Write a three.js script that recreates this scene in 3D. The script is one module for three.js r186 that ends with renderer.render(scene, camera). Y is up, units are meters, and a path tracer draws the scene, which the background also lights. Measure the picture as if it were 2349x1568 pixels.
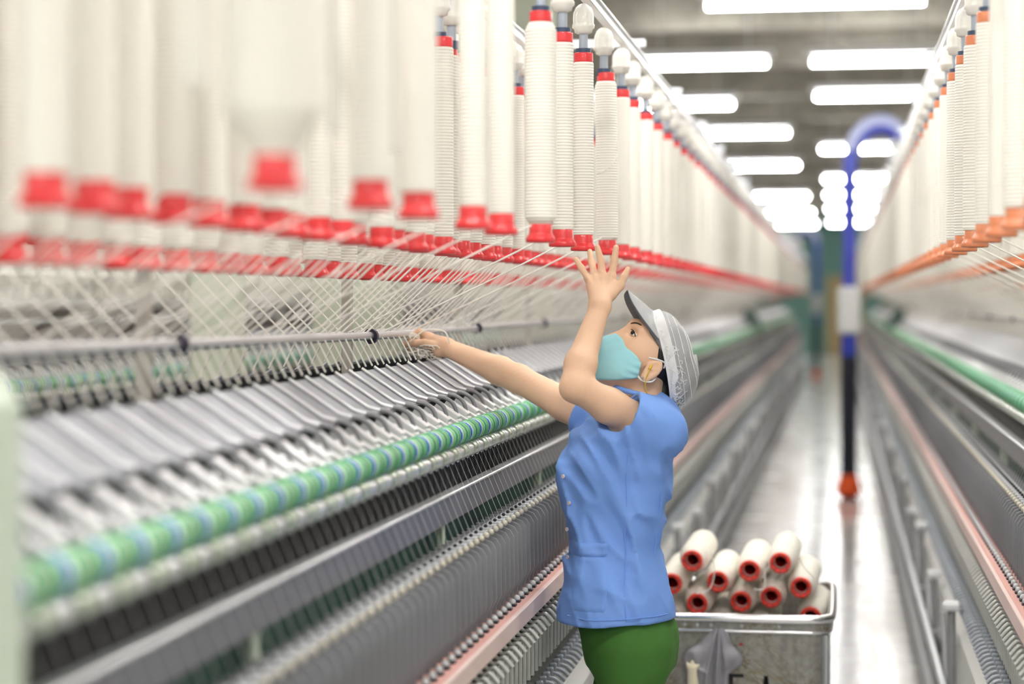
import * as THREE from 'three';
import { mergeGeometries } from 'three/addons/utils/BufferGeometryUtils.js';
import { ImprovedNoise } from 'three/addons/math/ImprovedNoise.js';
import { RectAreaLightUniformsLib } from 'three/addons/lights/RectAreaLightUniformsLib.js';

// ---------------------------------------------------------------- camera, light, exposure
const scene = new THREE.Scene();
scene.background = new THREE.Color(0x8d9496);
const camera = new THREE.PerspectiveCamera(2 * Math.atan(784 / 4600) * 180 / Math.PI, 2349 / 1568, 0.1, 200);
const YAW = Math.atan(748 / 4600), PITCH = 0.0206;
camera.position.set(0, 1.55, 0);
camera.rotation.order = 'YXZ';
camera.rotation.set(-PITCH, YAW, 0);
camera.focus = 5.5;
camera.userData.fStop = 1.4;
const renderer = new THREE.WebGLRenderer({ antialias: true });
renderer.toneMapping = THREE.LinearToneMapping;
renderer.toneMappingExposure = 1.7;
renderer.shadowMap.enabled = true;
RectAreaLightUniformsLib.init();
const LAMP_POWER = 22;      // radiance of the lamp panels
const TUBE_GLOW = 34;

// ---------------------------------------------------------------- helpers
let seed = 7;
const rnd = () => { seed = (seed * 1664525 + 1013904223) >>> 0; return seed / 4294967296; };
const rr = (a, b) => a + (b - a) * rnd();
const noise = new ImprovedNoise();
const V = (x, y, z) => new THREE.Vector3(x, y, z);
const used = {};
function numbered(n) { used[n] = (used[n] ?? -1) + 1; return used[n] ? `${n}_${String(used[n]).padStart(3, '0')}` : n; }
const ordinal = n => { const t = n % 100, u = n % 10; return n + (t > 10 && t < 14 ? 'th' : u === 1 ? 'st' : u === 2 ? 'nd' : u === 3 ? 'rd' : 'th'); };
function shade(o) { o.traverse(c => { if (c.isMesh) { c.castShadow = true; c.receiveShadow = true; } }); return o; }
function tag(o, label, category, group, kind) {
  o.userData.label = label; o.userData.category = category;
  if (group) o.userData.group = group;
  if (kind) o.userData.kind = kind;
  return o;
}
function clean(g) {
  let q = g.index ? g.toNonIndexed() : g;
  for (const k of Object.keys(q.attributes)) if (!['position', 'normal', 'uv', 'color'].includes(k)) q.deleteAttribute(k);
  return q;
}
function mg(list) {
  const l = list.map(clean);
  const uv = l.every(g => g.attributes.uv), col = l.every(g => g.attributes.color);
  for (const g of l) { if (!uv) g.deleteAttribute('uv'); if (!col) g.deleteAttribute('color'); }
  return l.length === 1 ? l[0] : mergeGeometries(l);
}
function mesh(name, geo, mat, parent) {
  const m = new THREE.Mesh(Array.isArray(geo) ? mg(geo) : geo, mat);
  m.name = parent ? name : numbered(name);
  m.castShadow = m.receiveShadow = true;
  (parent || scene).add(m);
  return m;
}
function group(name, x = 0, y = 0, z = 0) {
  const g = new THREE.Group(); g.name = numbered(name); g.position.set(x, y, z); scene.add(g); return g;
}
// box with chamfered edges, given by its extents
function box(x0, x1, y0, y1, z0, z1, b = 0.002) {
  if (x0 > x1) [x0, x1] = [x1, x0];
  b = Math.min(b, (x1 - x0) * .45, (y1 - y0) * .45, (z1 - z0) * .45);
  const lo = [x0, y0, z0], hi = [x1, y1, z1], pos = [];
  const vt = (s, ax) => [0, 1, 2].map(k => { const q = s[k] ? hi[k] : lo[k]; return k === ax ? q : q + (s[k] ? -b : b); });
  const c = V((x0 + x1) / 2, (y0 + y1) / 2, (z0 + z1) / 2);
  const tri = (a, d, e) => {
    const A = V(...a), B = V(...d), C = V(...e);
    const n = B.clone().sub(A).cross(C.clone().sub(A));
    const out = A.clone().add(B).add(C).divideScalar(3).sub(c);
    if (n.dot(out) < 0) pos.push(...a, ...e, ...d); else pos.push(...a, ...d, ...e);
  };
  const quad = (a, d, e, f) => { tri(a, d, e); tri(a, e, f); };
  for (let ax = 0; ax < 3; ax++) {
    const u = (ax + 1) % 3, w = (ax + 2) % 3;
    for (let s = 0; s < 2; s++) {
      const S = (i, j) => { const q = [0, 0, 0]; q[ax] = s; q[u] = i; q[w] = j; return q; };
      quad(vt(S(0, 0), ax), vt(S(1, 0), ax), vt(S(1, 1), ax), vt(S(0, 1), ax));
    }
    for (let i = 0; i < 2; i++) for (let j = 0; j < 2; j++) {   // edges along ax
      const S = k => { const q = [0, 0, 0]; q[ax] = k; q[u] = i; q[w] = j; return q; };
      quad(vt(S(0), u), vt(S(1), u), vt(S(1), w), vt(S(0), w));
    }
  }
  for (let i = 0; i < 8; i++) { const s = [i & 1, (i >> 1) & 1, (i >> 2) & 1]; tri(vt(s, 0), vt(s, 1), vt(s, 2)); }
  const g = new THREE.BufferGeometry();
  g.setAttribute('position', new THREE.Float32BufferAttribute(pos, 3));
  g.computeVertexNormals();
  // uv in metres, by the dominant axis of each face
  const uv = [], P = g.attributes.position, N = g.attributes.normal;
  for (let i = 0; i < P.count; i++) {
    const ax = Math.abs(N.getX(i)), ay = Math.abs(N.getY(i)), az = Math.abs(N.getZ(i));
    if (ax >= ay && ax >= az) uv.push(P.getZ(i), P.getY(i)); else if (ay >= az) uv.push(P.getX(i), P.getZ(i)); else uv.push(P.getX(i), P.getY(i));
  }
  g.setAttribute('uv', new THREE.Float32BufferAttribute(uv, 2));
  return g;
}
function prism(pts, z0, z1, bevel = 0) {
  const s = new THREE.Shape(pts.map(p => new THREE.Vector2(p[0], p[1])));
  const g = new THREE.ExtrudeGeometry(s, { depth: z1 - z0 - 2 * bevel, bevelEnabled: bevel > 0, bevelThickness: bevel, bevelSize: bevel, bevelSegments: 1, curveSegments: 4 });
  return g.translate(0, 0, z0 + bevel);
}
function rod(a, b, r, seg = 8, r2 = r) {
  const A = V(...a), B = V(...b), d = B.clone().sub(A), l = d.length();
  const g = new THREE.CylinderGeometry(r2, r, l, seg, 1);
  g.applyQuaternion(new THREE.Quaternion().setFromUnitVectors(V(0, 1, 0), d.normalize()));
  return g.translate((A.x + B.x) / 2, (A.y + B.y) / 2, (A.z + B.z) / 2);
}
function tube(pts, r, seg = 8, n = 24, closed = false) {
  return new THREE.TubeGeometry(new THREE.CatmullRomCurve3(pts.map(p => p.isVector3 ? p : V(...p)), closed), n, r, seg, closed);
}
function lathe(pts, seg = 16) { return new THREE.LatheGeometry(pts.map(p => new THREE.Vector2(p[0], p[1])), seg); }
function paint(g, hex) {
  const q = clean(g), c = new THREE.Color(hex), n = q.attributes.position.count, a = new Float32Array(n * 3);
  for (let i = 0; i < n; i++) { a[3 * i] = c.r; a[3 * i + 1] = c.g; a[3 * i + 2] = c.b; }
  q.setAttribute('color', new THREE.BufferAttribute(a, 3)); return q;
}
function mirrorX(g) {
  const q = clean(g.clone()); q.scale(-1, 1, 1);
  for (const k of Object.keys(q.attributes)) {
    const a = q.attributes[k], s = a.itemSize;
    for (let i = 0; i < a.count; i += 3) for (let j = 0; j < s; j++) {
      const t = a.array[(i + 1) * s + j]; a.array[(i + 1) * s + j] = a.array[(i + 2) * s + j]; a.array[(i + 2) * s + j] = t;
    }
  }
  q.computeVertexNormals && !q.attributes.normal && q.computeVertexNormals();
  return q;
}
// procedural textures
function tex(n, fn, rx = 1, ry = 1, srgb = true) {
  const d = new Uint8Array(n * n * 4);
  for (let y = 0; y < n; y++) for (let x = 0; x < n; x++) {
    const c = fn(x / n, y / n), i = 4 * (y * n + x);
    d[i] = c[0] * 255; d[i + 1] = c[1] * 255; d[i + 2] = c[2] * 255; d[i + 3] = 255;
  }
  const t = new THREE.DataTexture(d, n, n); t.wrapS = t.wrapT = THREE.RepeatWrapping;
  t.magFilter = THREE.LinearFilter; t.minFilter = THREE.LinearMipmapLinearFilter; t.generateMipmaps = true;
  t.repeat.set(rx, ry); if (srgb) t.colorSpace = THREE.SRGBColorSpace; t.needsUpdate = true; return t;
}
const tn = (u, v, f, s = 0) => {   // tileable noise 0..1
  const a = u * 2 * Math.PI, b = v * 2 * Math.PI, k = f / (2 * Math.PI);
  return .5 + .5 * noise.noise(Math.cos(a) * k + 3.1 + s, Math.sin(a) * k + Math.cos(b) * k * 1.31 + 7.7 * s, Math.sin(b) * k + 5.3);
};
const cl = x => Math.max(0, Math.min(1, x));
const grain = () => rnd() - .5;
const floorCol = tex(256, (u, v) => { const n = .80 + .10 * (tn(u, v, 9) - .5) + .06 * (tn(u, v, 40, 2) - .5) + .03 * grain(); return [cl(n), cl(n * .995), cl(n * .985)]; }, .25, .25);
const floorRough = tex(256, (u, v) => { const n = .22 + .22 * (tn(u, v, 14, 1) - .5) + .10 * (tn(u, v, 60, 4) - .5); return [n, cl(n), n]; }, .3, .3, false);
const concrete = tex(256, (u, v) => { const n = .62 + .22 * (tn(u, v, 6) - .5) + .14 * (tn(u, v, 30, 3) - .5) + .06 * grain(); return [cl(n), cl(n * .985), cl(n * .95)]; }, .4, .4);
const weave = tex(64, (u, v) => { const n = .5 + .25 * Math.sin(u * 2 * Math.PI * 16) * Math.sin(v * 2 * Math.PI * 16) + .2 * grain(); return [n, n, n]; }, 1, 1, false);
const steel = tex(256, (u, v) => {
  const st = tn(u, 0, 30, 6), blot = tn(u, v, 5, 9); let n = .70 + .12 * (st - .5) + .16 * (tn(u, v, 22, 15) - .5) + .10 * grain();
  const s = cl((blot - .45) * 3) * cl((tn(u, v, 46, 12) - .42) * 4);
  return [cl(n - .12 * s), cl(n - .17 * s), cl(n - .28 * s)];
}, 2.2, 2.2);
const windLines = tex(64, (u, v) => { const p = (v * 4) % 1, n = .5 - .5 * Math.cos(p * 2 * Math.PI), q = Math.pow(n, .6) + .12 * grain(); return [cl(q), cl(q), cl(q)]; }, 1, 1, false);

const S = (color, roughness = .6, metalness = 0, extra = {}) => new THREE.MeshStandardMaterial({ color, roughness, metalness, ...extra });
const P = (color, roughness, extra = {}) => new THREE.MeshPhysicalMaterial({ color, roughness, ...extra });
const M = {
  floor: P(0xffffff, 1, { map: floorCol, roughnessMap: floorRough, clearcoat: .35, clearcoatRoughness: .12 }),
  ceiling: S(0xe6e4de, .9, 0, { map: concrete }),
  beam: S(0xf0ece2, .9, 0, { map: concrete }), beamBrown: S(0xe2d2b4, .85, 0, { map: concrete }),
  wall: S(0xeceae2, .8), dado: S(0x4a3f36, .6), teal: S(0x8fc0b4, .7), column: S(0xdfe6d2, .6), beige: S(0xe0c58e, .6),
  yarn: S(0xfaf6ec, .92, 0, { bumpMap: windLines, bumpScale: .0016 }),
  yarnPlain: S(0xf7f3e8, .95), yarnCream: S(0xf6f0dd, .9),
  strand: S(0xfbf8f0, .9),
  redBright: P(0xf2432f, .4, { clearcoat: .2 }), red: P(0xe8363a, .38, { clearcoat: .3 }), tan: P(0xe0885c, .4, { clearcoat: .3 }),
  vcol: S(0xffffff, .45, 0, { vertexColors: true }),
  navy: S(0x3a4a66, .5), holderWhite: P(0xf1eee6, .35, { clearcoat: .4 }), holderGrey: S(0xaab0b8, .4, .3),
  alu: S(0xd3d6da, .32, .75), aluBright: S(0xeceef0, .28, .6), nut: S(0xffffff, .22, .55, { vertexColors: true }), chrome: S(0xe6e7ea, .16, 1), clip: S(0xe9eaec, .3, .35),
  plate: S(0x9497a0, .36, .35), handle: S(0x8d8e92, .45, .1), greyPaint: S(0x9b9c9e, .4, .2), railGrey: S(0x7d7e87, .42, .35),
  darkCore: S(0x525b5c, .6), black: S(0x0d0d12, .6), darkTeal: S(0x3a6258, .55), sep: S(0x94969a, .42, .2),
  pink: S(0xe0a79c, .45), pinkEdge: S(0xf3d9d2, .4), beam2: S(0xd9dad8, .4, .15), finger: S(0xc9cac6, .4, .25), brass: S(0xd9d0b4, .35, .5),
  paleGreen: S(0xcfdccb, .5), bluePipe: P(0x2f3fae, .4, { clearcoat: .4 }), bluePale: P(0xaeb4d8, .4), darkPipe: S(0x171c2b, .5), orange: S(0xef5a1a, .5),
  boxGrey: S(0xd9dad8, .5), green: S(0x1d5a4a, .5), clamp: S(0x2b2540, .4),
  tubeGlow: new THREE.MeshStandardMaterial({ color: 0xffffff, emissive: 0xffffff, emissiveIntensity: TUBE_GLOW }),
  post: S(0xc2bfb6, .5, .1), fixture: S(0xe4e6e8, .5), socket: S(0xd8d3cc, .5),
};

// ---------------------------------------------------------------- room shell
const ZN = 6, ZF = -62, XL = -7.2, XR = 6.4, YC = 4.35;
function struct(name, geo, mat, label) { const m = mesh(name, geo, mat); m.userData.kind = 'structure'; m.userData.label = label; return m; }
struct('floor', box(XL, XR, -.2, 0, ZF, ZN, .001), M.floor, 'pale grey polished concrete floor of the mill aisle');
const ceilingM = struct('ceiling', box(XL, XR, YC, YC + .25, ZF, ZN, .001), M.ceiling, 'grey concrete ceiling crossed by beams');
for (let i = 0, z = 3.4; z > ZF + 2; z -= 1.55, i++) {
  const deep = i % 2 === 0;
  mesh('ceiling_beam', box(XL, XR, YC - (deep ? .34 : .16), YC + .01, z - (deep ? .16 : .11), z + (deep ? .16 : .11), .015), deep ? M.beam : M.beamBrown, ceilingM);
}
struct('wall_left', [box(XL - .2, XL, 0, YC, ZF, ZN, .001)], M.wall, 'white painted side wall beyond the left frames');
const dado = mesh('wall_dado', box(XL, XL + .02, 0, 1.5, ZF, ZN, .003), M.dado, scene.getObjectByName('wall_left'));
struct('wall_right', box(XR, XR + .2, 0, YC, ZF, ZN, .001), M.wall, 'white painted side wall beyond the right frames');
struct('wall_back', box(XL, XR, 0, YC, ZN, ZN + .2, .001), M.wall, 'white painted wall behind the camera');
const farWall = struct('wall_front', box(XL, XR, 0, YC, ZF - .2, ZF, .001), M.teal, 'pale teal wall at the far end of the aisle');
const dr = struct('door_1', box(-.35, .75, 0, 2.3, ZF, ZF + .06, .01), M.beige, 'beige door at the far end of the aisle');
mesh('door_handle', box(.58, .66, 1.0, 1.1, ZF + .06, ZF + .1, .01), M.alu, dr);
{
  [[-2.60, -8.2, .10], [-2.62, -10.8, .21], [-2.62, -17, .21], [-2.62, -24, .21]].forEach(([x, z, h], i) => struct('column', box(x - h, x + h, 0, YC, z - h, z + h, .02), M.column, ['slender pale green column beyond the left frame, nearest the camera', 'broad pale green column second along beyond the left frame', 'pale green square column third along beyond the left frame', 'pale green square column farthest along beyond the left frame'][i]));
}

// ---------------------------------------------------------------- ceiling lamps
function lamp(x, z, len, label, grp, power = 1, y = 3.61) {
  const g = group('ceiling_lamp', x, y, z);
  tag(g, label, 'lamp', grp);
  const h = len / 2;
  mesh('housing', box(-h - .06, h + .06, .065, .13, -.032, .032, .006), M.fixture, g);
  for (const s of [-1, 1]) {
    mesh('socket', box(s * h - .018 + s * .012, s * h + .018 + s * .012, -.025, .07, -.03, .03, .006), M.socket, g);
    mesh('hanger', rod([s * h * .7, .15, 0], [s * h * .7, YC - y, 0], .006, 6), M.alu, g);
  }
  mesh('tube', rod([-h, .015, 0], [h, .015, 0], .026, 10), M.tubeGlow, g);
  const l = new THREE.RectAreaLight(0xfffcf4, LAMP_POWER * power, len, .16);
  l.position.set(0, -.03, 0); l.rotation.x = -Math.PI / 2; l.castShadow = true; l.name = 'lamp_light'; g.add(l);
  return g;
}
lamp(-.17, -14.2, 1.5, 'long bright fluorescent tube lamp at the top edge above the aisle');
{
  const ordL = ['nearest', 'second', 'third', 'fourth', 'fifth', 'sixth', 'seventh'];
  [17.7, 21.4, 25.1, 31.2, 40.5, 48, 55].forEach((d, i) => lamp(i === 1 ? -1.66 : -1.17, -d, 1.1, `${ordL[i]} fluorescent tube lamp of the left column above the aisle`));
  [17.7, 20.7, 27.9, 34.8, 40, 46, 54].forEach((d, i) => lamp(.31, -d, 1.08, `${ordL[i]} fluorescent tube lamp of the right column above the aisle`));
  // the same rows go on over the camera and over the neighbouring aisles
  for (const z of [3.5, .2, -3.1, -6.4, -9.7]) for (const x of [-1.17, .31]) lamp(x, z, 1.2, 'fluorescent tube lamp overhead above the top edge of the picture', 'overhead lamps out of the picture');
  for (const z of [1, -5, -11, -17.5, -25, -33, -42, -52]) for (const x of [-4.2, 3.4]) lamp(x, z, 2.0, 'fluorescent tube lamp over a neighbouring aisle hidden by the bobbins', 'overhead lamps of the neighbouring aisles', 1.3);
}

// ---------------------------------------------------------------- spinning frames
// cross-section coordinates: e = distance from the frame's centre line towards the aisle, y = height, z = along the frame
function rowOf(parent, name, geo, mat, zs, near, stuffLabel) {
  zs.slice(0, near).forEach(z => { const m = mesh(name, geo, mat, parent); m.position.z = -z; });
  const rest = zs.slice(near);
  if (!rest.length) return;
  const im = new THREE.InstancedMesh(geo, mat, rest.length), mt = new THREE.Matrix4();
  rest.forEach((z, i) => im.setMatrixAt(i, mt.makeTranslation(0, 0, -z)));
  im.name = name + '_row'; im.userData.kind = 'stuff'; im.castShadow = im.receiveShadow = true;
  if (stuffLabel) im.userData.label = stuffLabel;
  parent.add(im);
}
const series = (a, b, p) => { const r = []; for (let z = a; z < b; z += p) r.push(z); return r; };

// parts of one drafting head, spanning one pitch of 0.14 m around z = 0
const AP = .14;
function armParts() {
  const cover = prism([[.10, 1.362], [.218, 1.283], [.236, 1.277], [.236, 1.283], [.220, 1.290], [.10, 1.368]], -.0695, .0695);
  const bar = mg([rod([.10, 1.374, .058], [.216, 1.297, .058], .0042, 8), rod([.216, 1.297, .058], [.250, 1.288, .058], .0042, 8), new THREE.SphereGeometry(.0042, 8, 6).translate(.216, 1.297, .058)]);
  const handle = tube([[.246, 1.289, .058], [.268, 1.284, .058], [.286, 1.272, .058], [.295, 1.254, .058], [.297, 1.238, .058]], .0056, 8, 12);
  const slab = (e0, y0, e1, y1, z0, z1, t) => { const dx = e1 - e0, dy = y1 - y0, l = Math.hypot(dx, dy), nx = -dy / l * t, ny = dx / l * t; return prism([[e0, y0], [e1, y1], [e1 + nx, y1 + ny], [e0 + nx, y0 + ny]], z0, z1, .0015); };
  const clipG = mg([slab(.250, 1.264, .306, 1.226, -.048, -.010, .016), slab(.268, 1.246, .318, 1.216, .016, .040, .010), box(.300, .320, 1.212, 1.232, -.050, -.008, .004)]);
  // top rollers: rings of coloured rubber cots around one axle
  const seg = [[-.070, -.050, .0280, 0x0f55c8], [-.050, -.040, .0270, 0xe9efe2], [-.040, -.018, .0292, 0x58b274], [-.018, -.006, .0272, 0xf0f2e4], [-.006, .016, .0288, 0x2c9152], [.016, .028, .0272, 0xeef2e0], [.028, .054, .0292, 0x7cc48e], [.054, .070, .0275, 0xdfeede]];
  const roller = seg.map(([a, b, r, c]) => paint(lathe([[.006, a], [r - .003, a], [r, a + .003], [r, b - .003], [r - .003, b], [.006, b]], 14).rotateX(Math.PI / 2).translate(.342, 1.203, 0), c));
  return { cover, bar, handle, clipG, roller: mg(roller) };
}
const AG = armParts();
const nutG = mg([
  paint(rod([.360, 1.160, -.052], [.360, 1.160, -.016], .0185, 6), 0xe4e5e8), paint(rod([.360, 1.160, -.060], [.360, 1.160, -.052], .012, 10), 0x55565a),
  paint(rod([.356, 1.160, -.012], [.356, 1.160, .008], .0195, 12), 0xdfe6d8), paint(rod([.356, 1.160, .010], [.356, 1.160, .024], .0135, 10), 0x6b6f6a),
  paint(rod([.358, 1.160, .026], [.358, 1.160, .060], .0185, 12), 0xcfdcc9)]);
const fluteG = mg([-.035, .035].flatMap(z => [rod([.338, 1.06, z], [.334, 1.140, z], .014, 8), box(.322, .342, 1.06, 1.150, z - .033, z + .033, .003)]));
const fluteTip = mg([-.035, .035].map(z => new THREE.SphereGeometry(.005, 6, 4).translate(.348, 1.136, z)));
const sepG = (() => {
  const a = [[.36, .953], [.445, .950], [.463, .943], [.474, .925], [.476, .80], [.462, .772], [.462, .752], [.40, .752], [.38, .80]];
  return prism(a, -.0022, .0022, .0008);
})();
const knobG = mg([paint(new THREE.SphereGeometry(.008, 8, 6).translate(.452, .963, .018), 0xd6d0c0), paint(box(.405, .440, .956, .966, -.004, .030, .002), 0xb9bcbf), paint(new THREE.SphereGeometry(.005, 6, 5).translate(.425, .970, .014), 0x24242c),
  paint(new THREE.SphereGeometry(.009, 8, 6).translate(.482, .762, 0), 0xcfd2d4), paint(box(.470, .492, .750, .758, -.012, .016, .002), 0x24242c)]);
const fingerG = mg([tube([[.455, .668, 0], [.478, .690, 0], [.497, .672, 0], [.512, .676, 0], [.536, .652, 0]], .0062, 6, 10), box(.505, .515, .54, .668, -.005, .005, .002)]);
const spindleG = mg([rod([.455, .50, 0], [.455, .715, 0], .011, 8), rod([.455, .66, 0], [.455, .675, 0], .018, 8)]);
const combG = mg([tube([[.50, .475, 0], [.525, .470, 0], [.545, .452, 0]], .006, 5, 6), box(.49, .51, .46, .49, -.012, .012, .003)]);
const yarnLine = rod([.352, 1.14, 0], [.425, .968, .004], .0004, 4);
const holderG = (() => {     // y = 0 where the bobbin's collar ends
  return {
    stem: mg([paint(rod([0, -.01, 0], [0, .012, 0], .0215, 14), 0x3a4a66), paint(rod([0, .012, 0], [0, .06, 0], .0125, 12), 0xaab2bd)]),
    cap: lathe([[.0135, .052], [.024, .056], [.026, .066], [.031, .070], [.0315, .078], [.029, .082], [.0295, .098], [.028, .112], [.022, .126], [.012, .134], [.006, .137], [.0001, .137]], 16),
  };
})();

function frameBody(root, dir, z0, z1, o = {}) {
  const F = g => dir > 0 ? g : mirrorX(g);
  const b = (...a) => F(box(...a));
  const L = [-z1, -z0];
  const add = (n, g, m) => mesh(n, F(Array.isArray(g) ? mg(g) : clean(g)), m, root);
  add('core', [box(-.30, .30, .10, 1.10, ...L, .01), box(-.325, .325, 1.02, 1.165, ...L, .01), prism([[-.30, 1.16], [.30, 1.16], [.29, 1.215], [.20, 1.265], [.10, 1.33], [.085, 1.33], [.085, 1.20], [-.085, 1.20], [-.085, 1.33], [-.10, 1.33], [-.20, 1.265], [-.29, 1.215]], ...L)], M.darkCore);
  add('back_panel', box(.30, .312, .74, 1.02, ...L, .002), M.darkTeal);
  add('lappet_rail', [box(.352, .372, 1.0, 1.068, ...L, .002)], M.railGrey);
  add('lappet_lip', [box(.345, .376, 1.066, 1.074, ...L, .002)], M.aluBright);
  add('ring_rail', [box(.44, .508, .722, .752, ...L, .002)], M.pink);
  add('ring_rail_edge', [box(.508, .520, .706, .753, ...L, .002)], M.pinkEdge);
  add('spindle_rail', [box(.40, .500, .52, .60, ...L, .004)], M.darkCore);
  add('lower_beam', [prism([[.38, .40], [.51, .40], [.545, .37], [.56, .20], [.38, .20]], ...L, .003)], M.beam2);
  add('lower_panel', [box(.30, .40, .06, .52, ...L, .003)], M.darkCore);
  add('base_foot', series(z0 + .4, z1, 2.0).map(z => box(-.34, .42, 0, .10, -z - .06, -z + .06, .01)), M.greyPaint);
  add('floor_rail', [box(.60, .645, .07, .125, ...L, .008), ...series(z0 + .8, z1, 2.0).map(z => box(.38, .63, 0, .07, -z - .03, -z + .03, .006))], M.greyPaint);
  add('front_roller', rod([.347, 1.160, L[0]], [.347, 1.160, L[1]], .0105, 10), M.chrome);
  add('roller_beam', [box(.315, .345, 1.147, 1.19, ...L, .003)], M.railGrey);
  add('suction_cover', [prism([[.326, 1.140], [.352, 1.139], [.352, 1.136], [.326, 1.137]], ...L)], M.railGrey);
  // guide bar over the drafting heads, rising a little towards the head end
  const by = z => 1.452 + Math.max(0, 5.4 - z) * .008;
  const bz = series(z0, z1, 1.2).concat([z1]);
  add('guide_bar', mg(bz.slice(1).map((z, i) => rod([.06, by(bz[i]), -bz[i]], [.06, by(z), -z], .0115, 10))), M.alu);
  add('guide_bar', rod([-.06, 1.452, L[0]], [-.06, 1.452, L[1]], .0115, 8), M.alu);
  const ps = series(o.post ?? 3.70, z1, 1.62);
  if ((o.post ?? 3.7) - 1.62 > z0) ps.unshift((o.post ?? 3.7) - 1.62);
  for (const z of ps) {
    add('bar_clamp', [rod([.06, by(z), -z - .035], [.06, by(z), -z - .015], .021, 14), rod([.06, by(z), -z - .015], [0, by(z) + .01, -z - .015], .006, 6)], M.clamp);
    add('creel_post', [box(-.013, .013, 1.15, 2.50, -z - .016, -z + .016, .003), prism([[-.035, 1.15], [.035, 1.15], [.016, 1.26], [-.016, 1.26]], -z - .012, -z + .012, .002)], M.post);
    add('creel_arm', [box(-.66, .66, 2.425, 2.455, -z - .015, -z + .015, .003)], M.alu);
  }
  for (const [e, y] of [[.62, 2.40], [.32, 2.38], [.02, 2.322], [-.32, 2.38], [-.62, 2.40]])
    add('creel_rail', [box(e - .014, e + .014, y - .012, y + .012, ...L, .002), box(e - .022, e + .022, y + .012, y + .018, ...L, .001)], M.aluBright);
  if (o.simple) return;
  series(z0 + 1.15, z1, 1.62).forEach(z => add('lappet_bracket', [box(.335, .352, .90, 1.03, -z - .016, -z + .016, .003), rod([.36, .93, -z + .05], [.36, 1.0, -z + .05], .006, 6)], M.paleGreen));
  // doffing linkage standing on the floor rail
  series(o.doff ?? 4.4, Math.min(z1, 30), 1.27).forEach((z, i) => {
    const tall = i % 2 ? .44 : .50;
    const a = add('doffing_post', [rod([.575, .12, -z], [.575, tall - .03, -z], .014, 8), rod([.585, .16, -z - .05], [.585, tall - .1, -z - .36], .012, 8), rod([.565, .15, -z - .36], [.575, tall - .12, -z - .08], .010, 8), box(.55, .61, .10, .20, -z - .05, -z + .05, .008)], M.greyPaint);
    mesh('post_cap', F(mg([box(.545, .605, tall - .03, tall, -z - .035, -z + .035, .008)])), M.fixture, a);
  });
  add('doffing_beam', [box(.60, .625, .215, .245, ...L, .004)], M.alu);
}

function spinningFrame(cx, dir, z0, z1, label, near, o = {}) {
  const root = group('spinning_frame', cx, 0, 0);
  tag(root, label, 'machine', o.group);
  const F = g => dir > 0 ? g : mirrorX(g);
  frameBody(root, dir, z0, z1, o);
  const za = series(z0 + .07, z1, AP);
  const G = { cover: F(AG.cover), bar: F(AG.bar), handle: F(AG.handle), clip: F(AG.clipG), roller: F(AG.roller) };
  za.slice(0, near.arm).forEach(z => {
    const a = new THREE.Group(); a.name = 'drafting_arm'; a.position.z = -z; root.add(a);
    mesh('cover_plate', G.cover, M.plate, a); mesh('arm_bar', G.bar, M.aluBright, a);
    mesh('handle', G.handle, M.handle, a); mesh('clip', G.clip, M.clip, a); mesh('top_roller', G.roller, M.vcol, a);
  });
  const far = za.slice(near.arm);
  if (far.length) {
    rowOf(root, 'cover_plate', G.cover, M.plate, far, 0); rowOf(root, 'arm_bar', G.bar, M.aluBright, far, 0);
    rowOf(root, 'handle', G.handle, M.handle, far, 0); rowOf(root, 'clip', G.clip, M.clip, far, 0); rowOf(root, 'top_roller', G.roller, M.vcol, far, 0);
  }
  // the other side of the frame
  const Bk = g => dir > 0 ? mirrorX(g) : g;
  rowOf(root, 'rear_cover', Bk(mg([AG.cover, AG.bar])), M.plate, za, 0);
  rowOf(root, 'roller_nut', F(nutG), M.nut, za, 0);
  if (o.simple) return root;
  rowOf(root, 'suction_flute', F(fluteG), M.black, za, 0);
  rowOf(root, 'flute_tip', F(fluteTip), M.chrome, za, 0);
  const zs = series(z0 + .035, z1, .07);
  rowOf(root, 'separator_plate', F(sepG), M.sep, zs, near.sep, 'thin grey separator plates far along the frame');
  rowOf(root, 'spindle_finger', F(fingerG), M.finger, zs.map(z => z + .02), near.sep, 'bent grey spindle fingers far along the frame');
  rowOf(root, 'ring_knob', F(knobG), M.vcol, zs, 0);
  rowOf(root, 'spindle', F(spindleG), M.black, zs, 0);
  rowOf(root, 'comb_tooth', F(combG), M.holderGrey, zs, 0);
  rowOf(root, 'spun_yarn', F(yarnLine), M.strand, zs, 0);
  // gear stand part way along
  mesh('gear_stand', F(mg([prism([[.25, 1.16], [.385, 1.17], [.37, 1.30], [.27, 1.42], [.18, 1.44], [.18, 1.16]], -25.0, -24.7, .01)])), M.green, root);
  return root;
}
const CL = -1.32, CR = .97;
const frameL = spinningFrame(CL, 1, 2.12, 46, 'long ring spinning frame with red-capped bobbins left of the worker', { arm: 110, sep: 190 }, { post: 3.70, doff: 6.9 });
const frameR = spinningFrame(CR, -1, 3.4, 46, 'long ring spinning frame with tan-capped bobbins on the right of the aisle', { arm: 110, sep: 190 }, { post: 4.2, doff: 4.6 });
spinningFrame(-3.61, 1, 1.5, 46, 'neighbouring spinning frame seen behind the roving strands on the left', { arm: 0, sep: 0 }, { post: 3.0, simple: true });
{
  const h = mesh('headstock', [box(-.40, .43, .02, 1.47, -2.13, -1.2, .03)], M.paleGreen, frameL);
  h.userData.label = 'pale green headstock cabinet';
}

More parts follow.
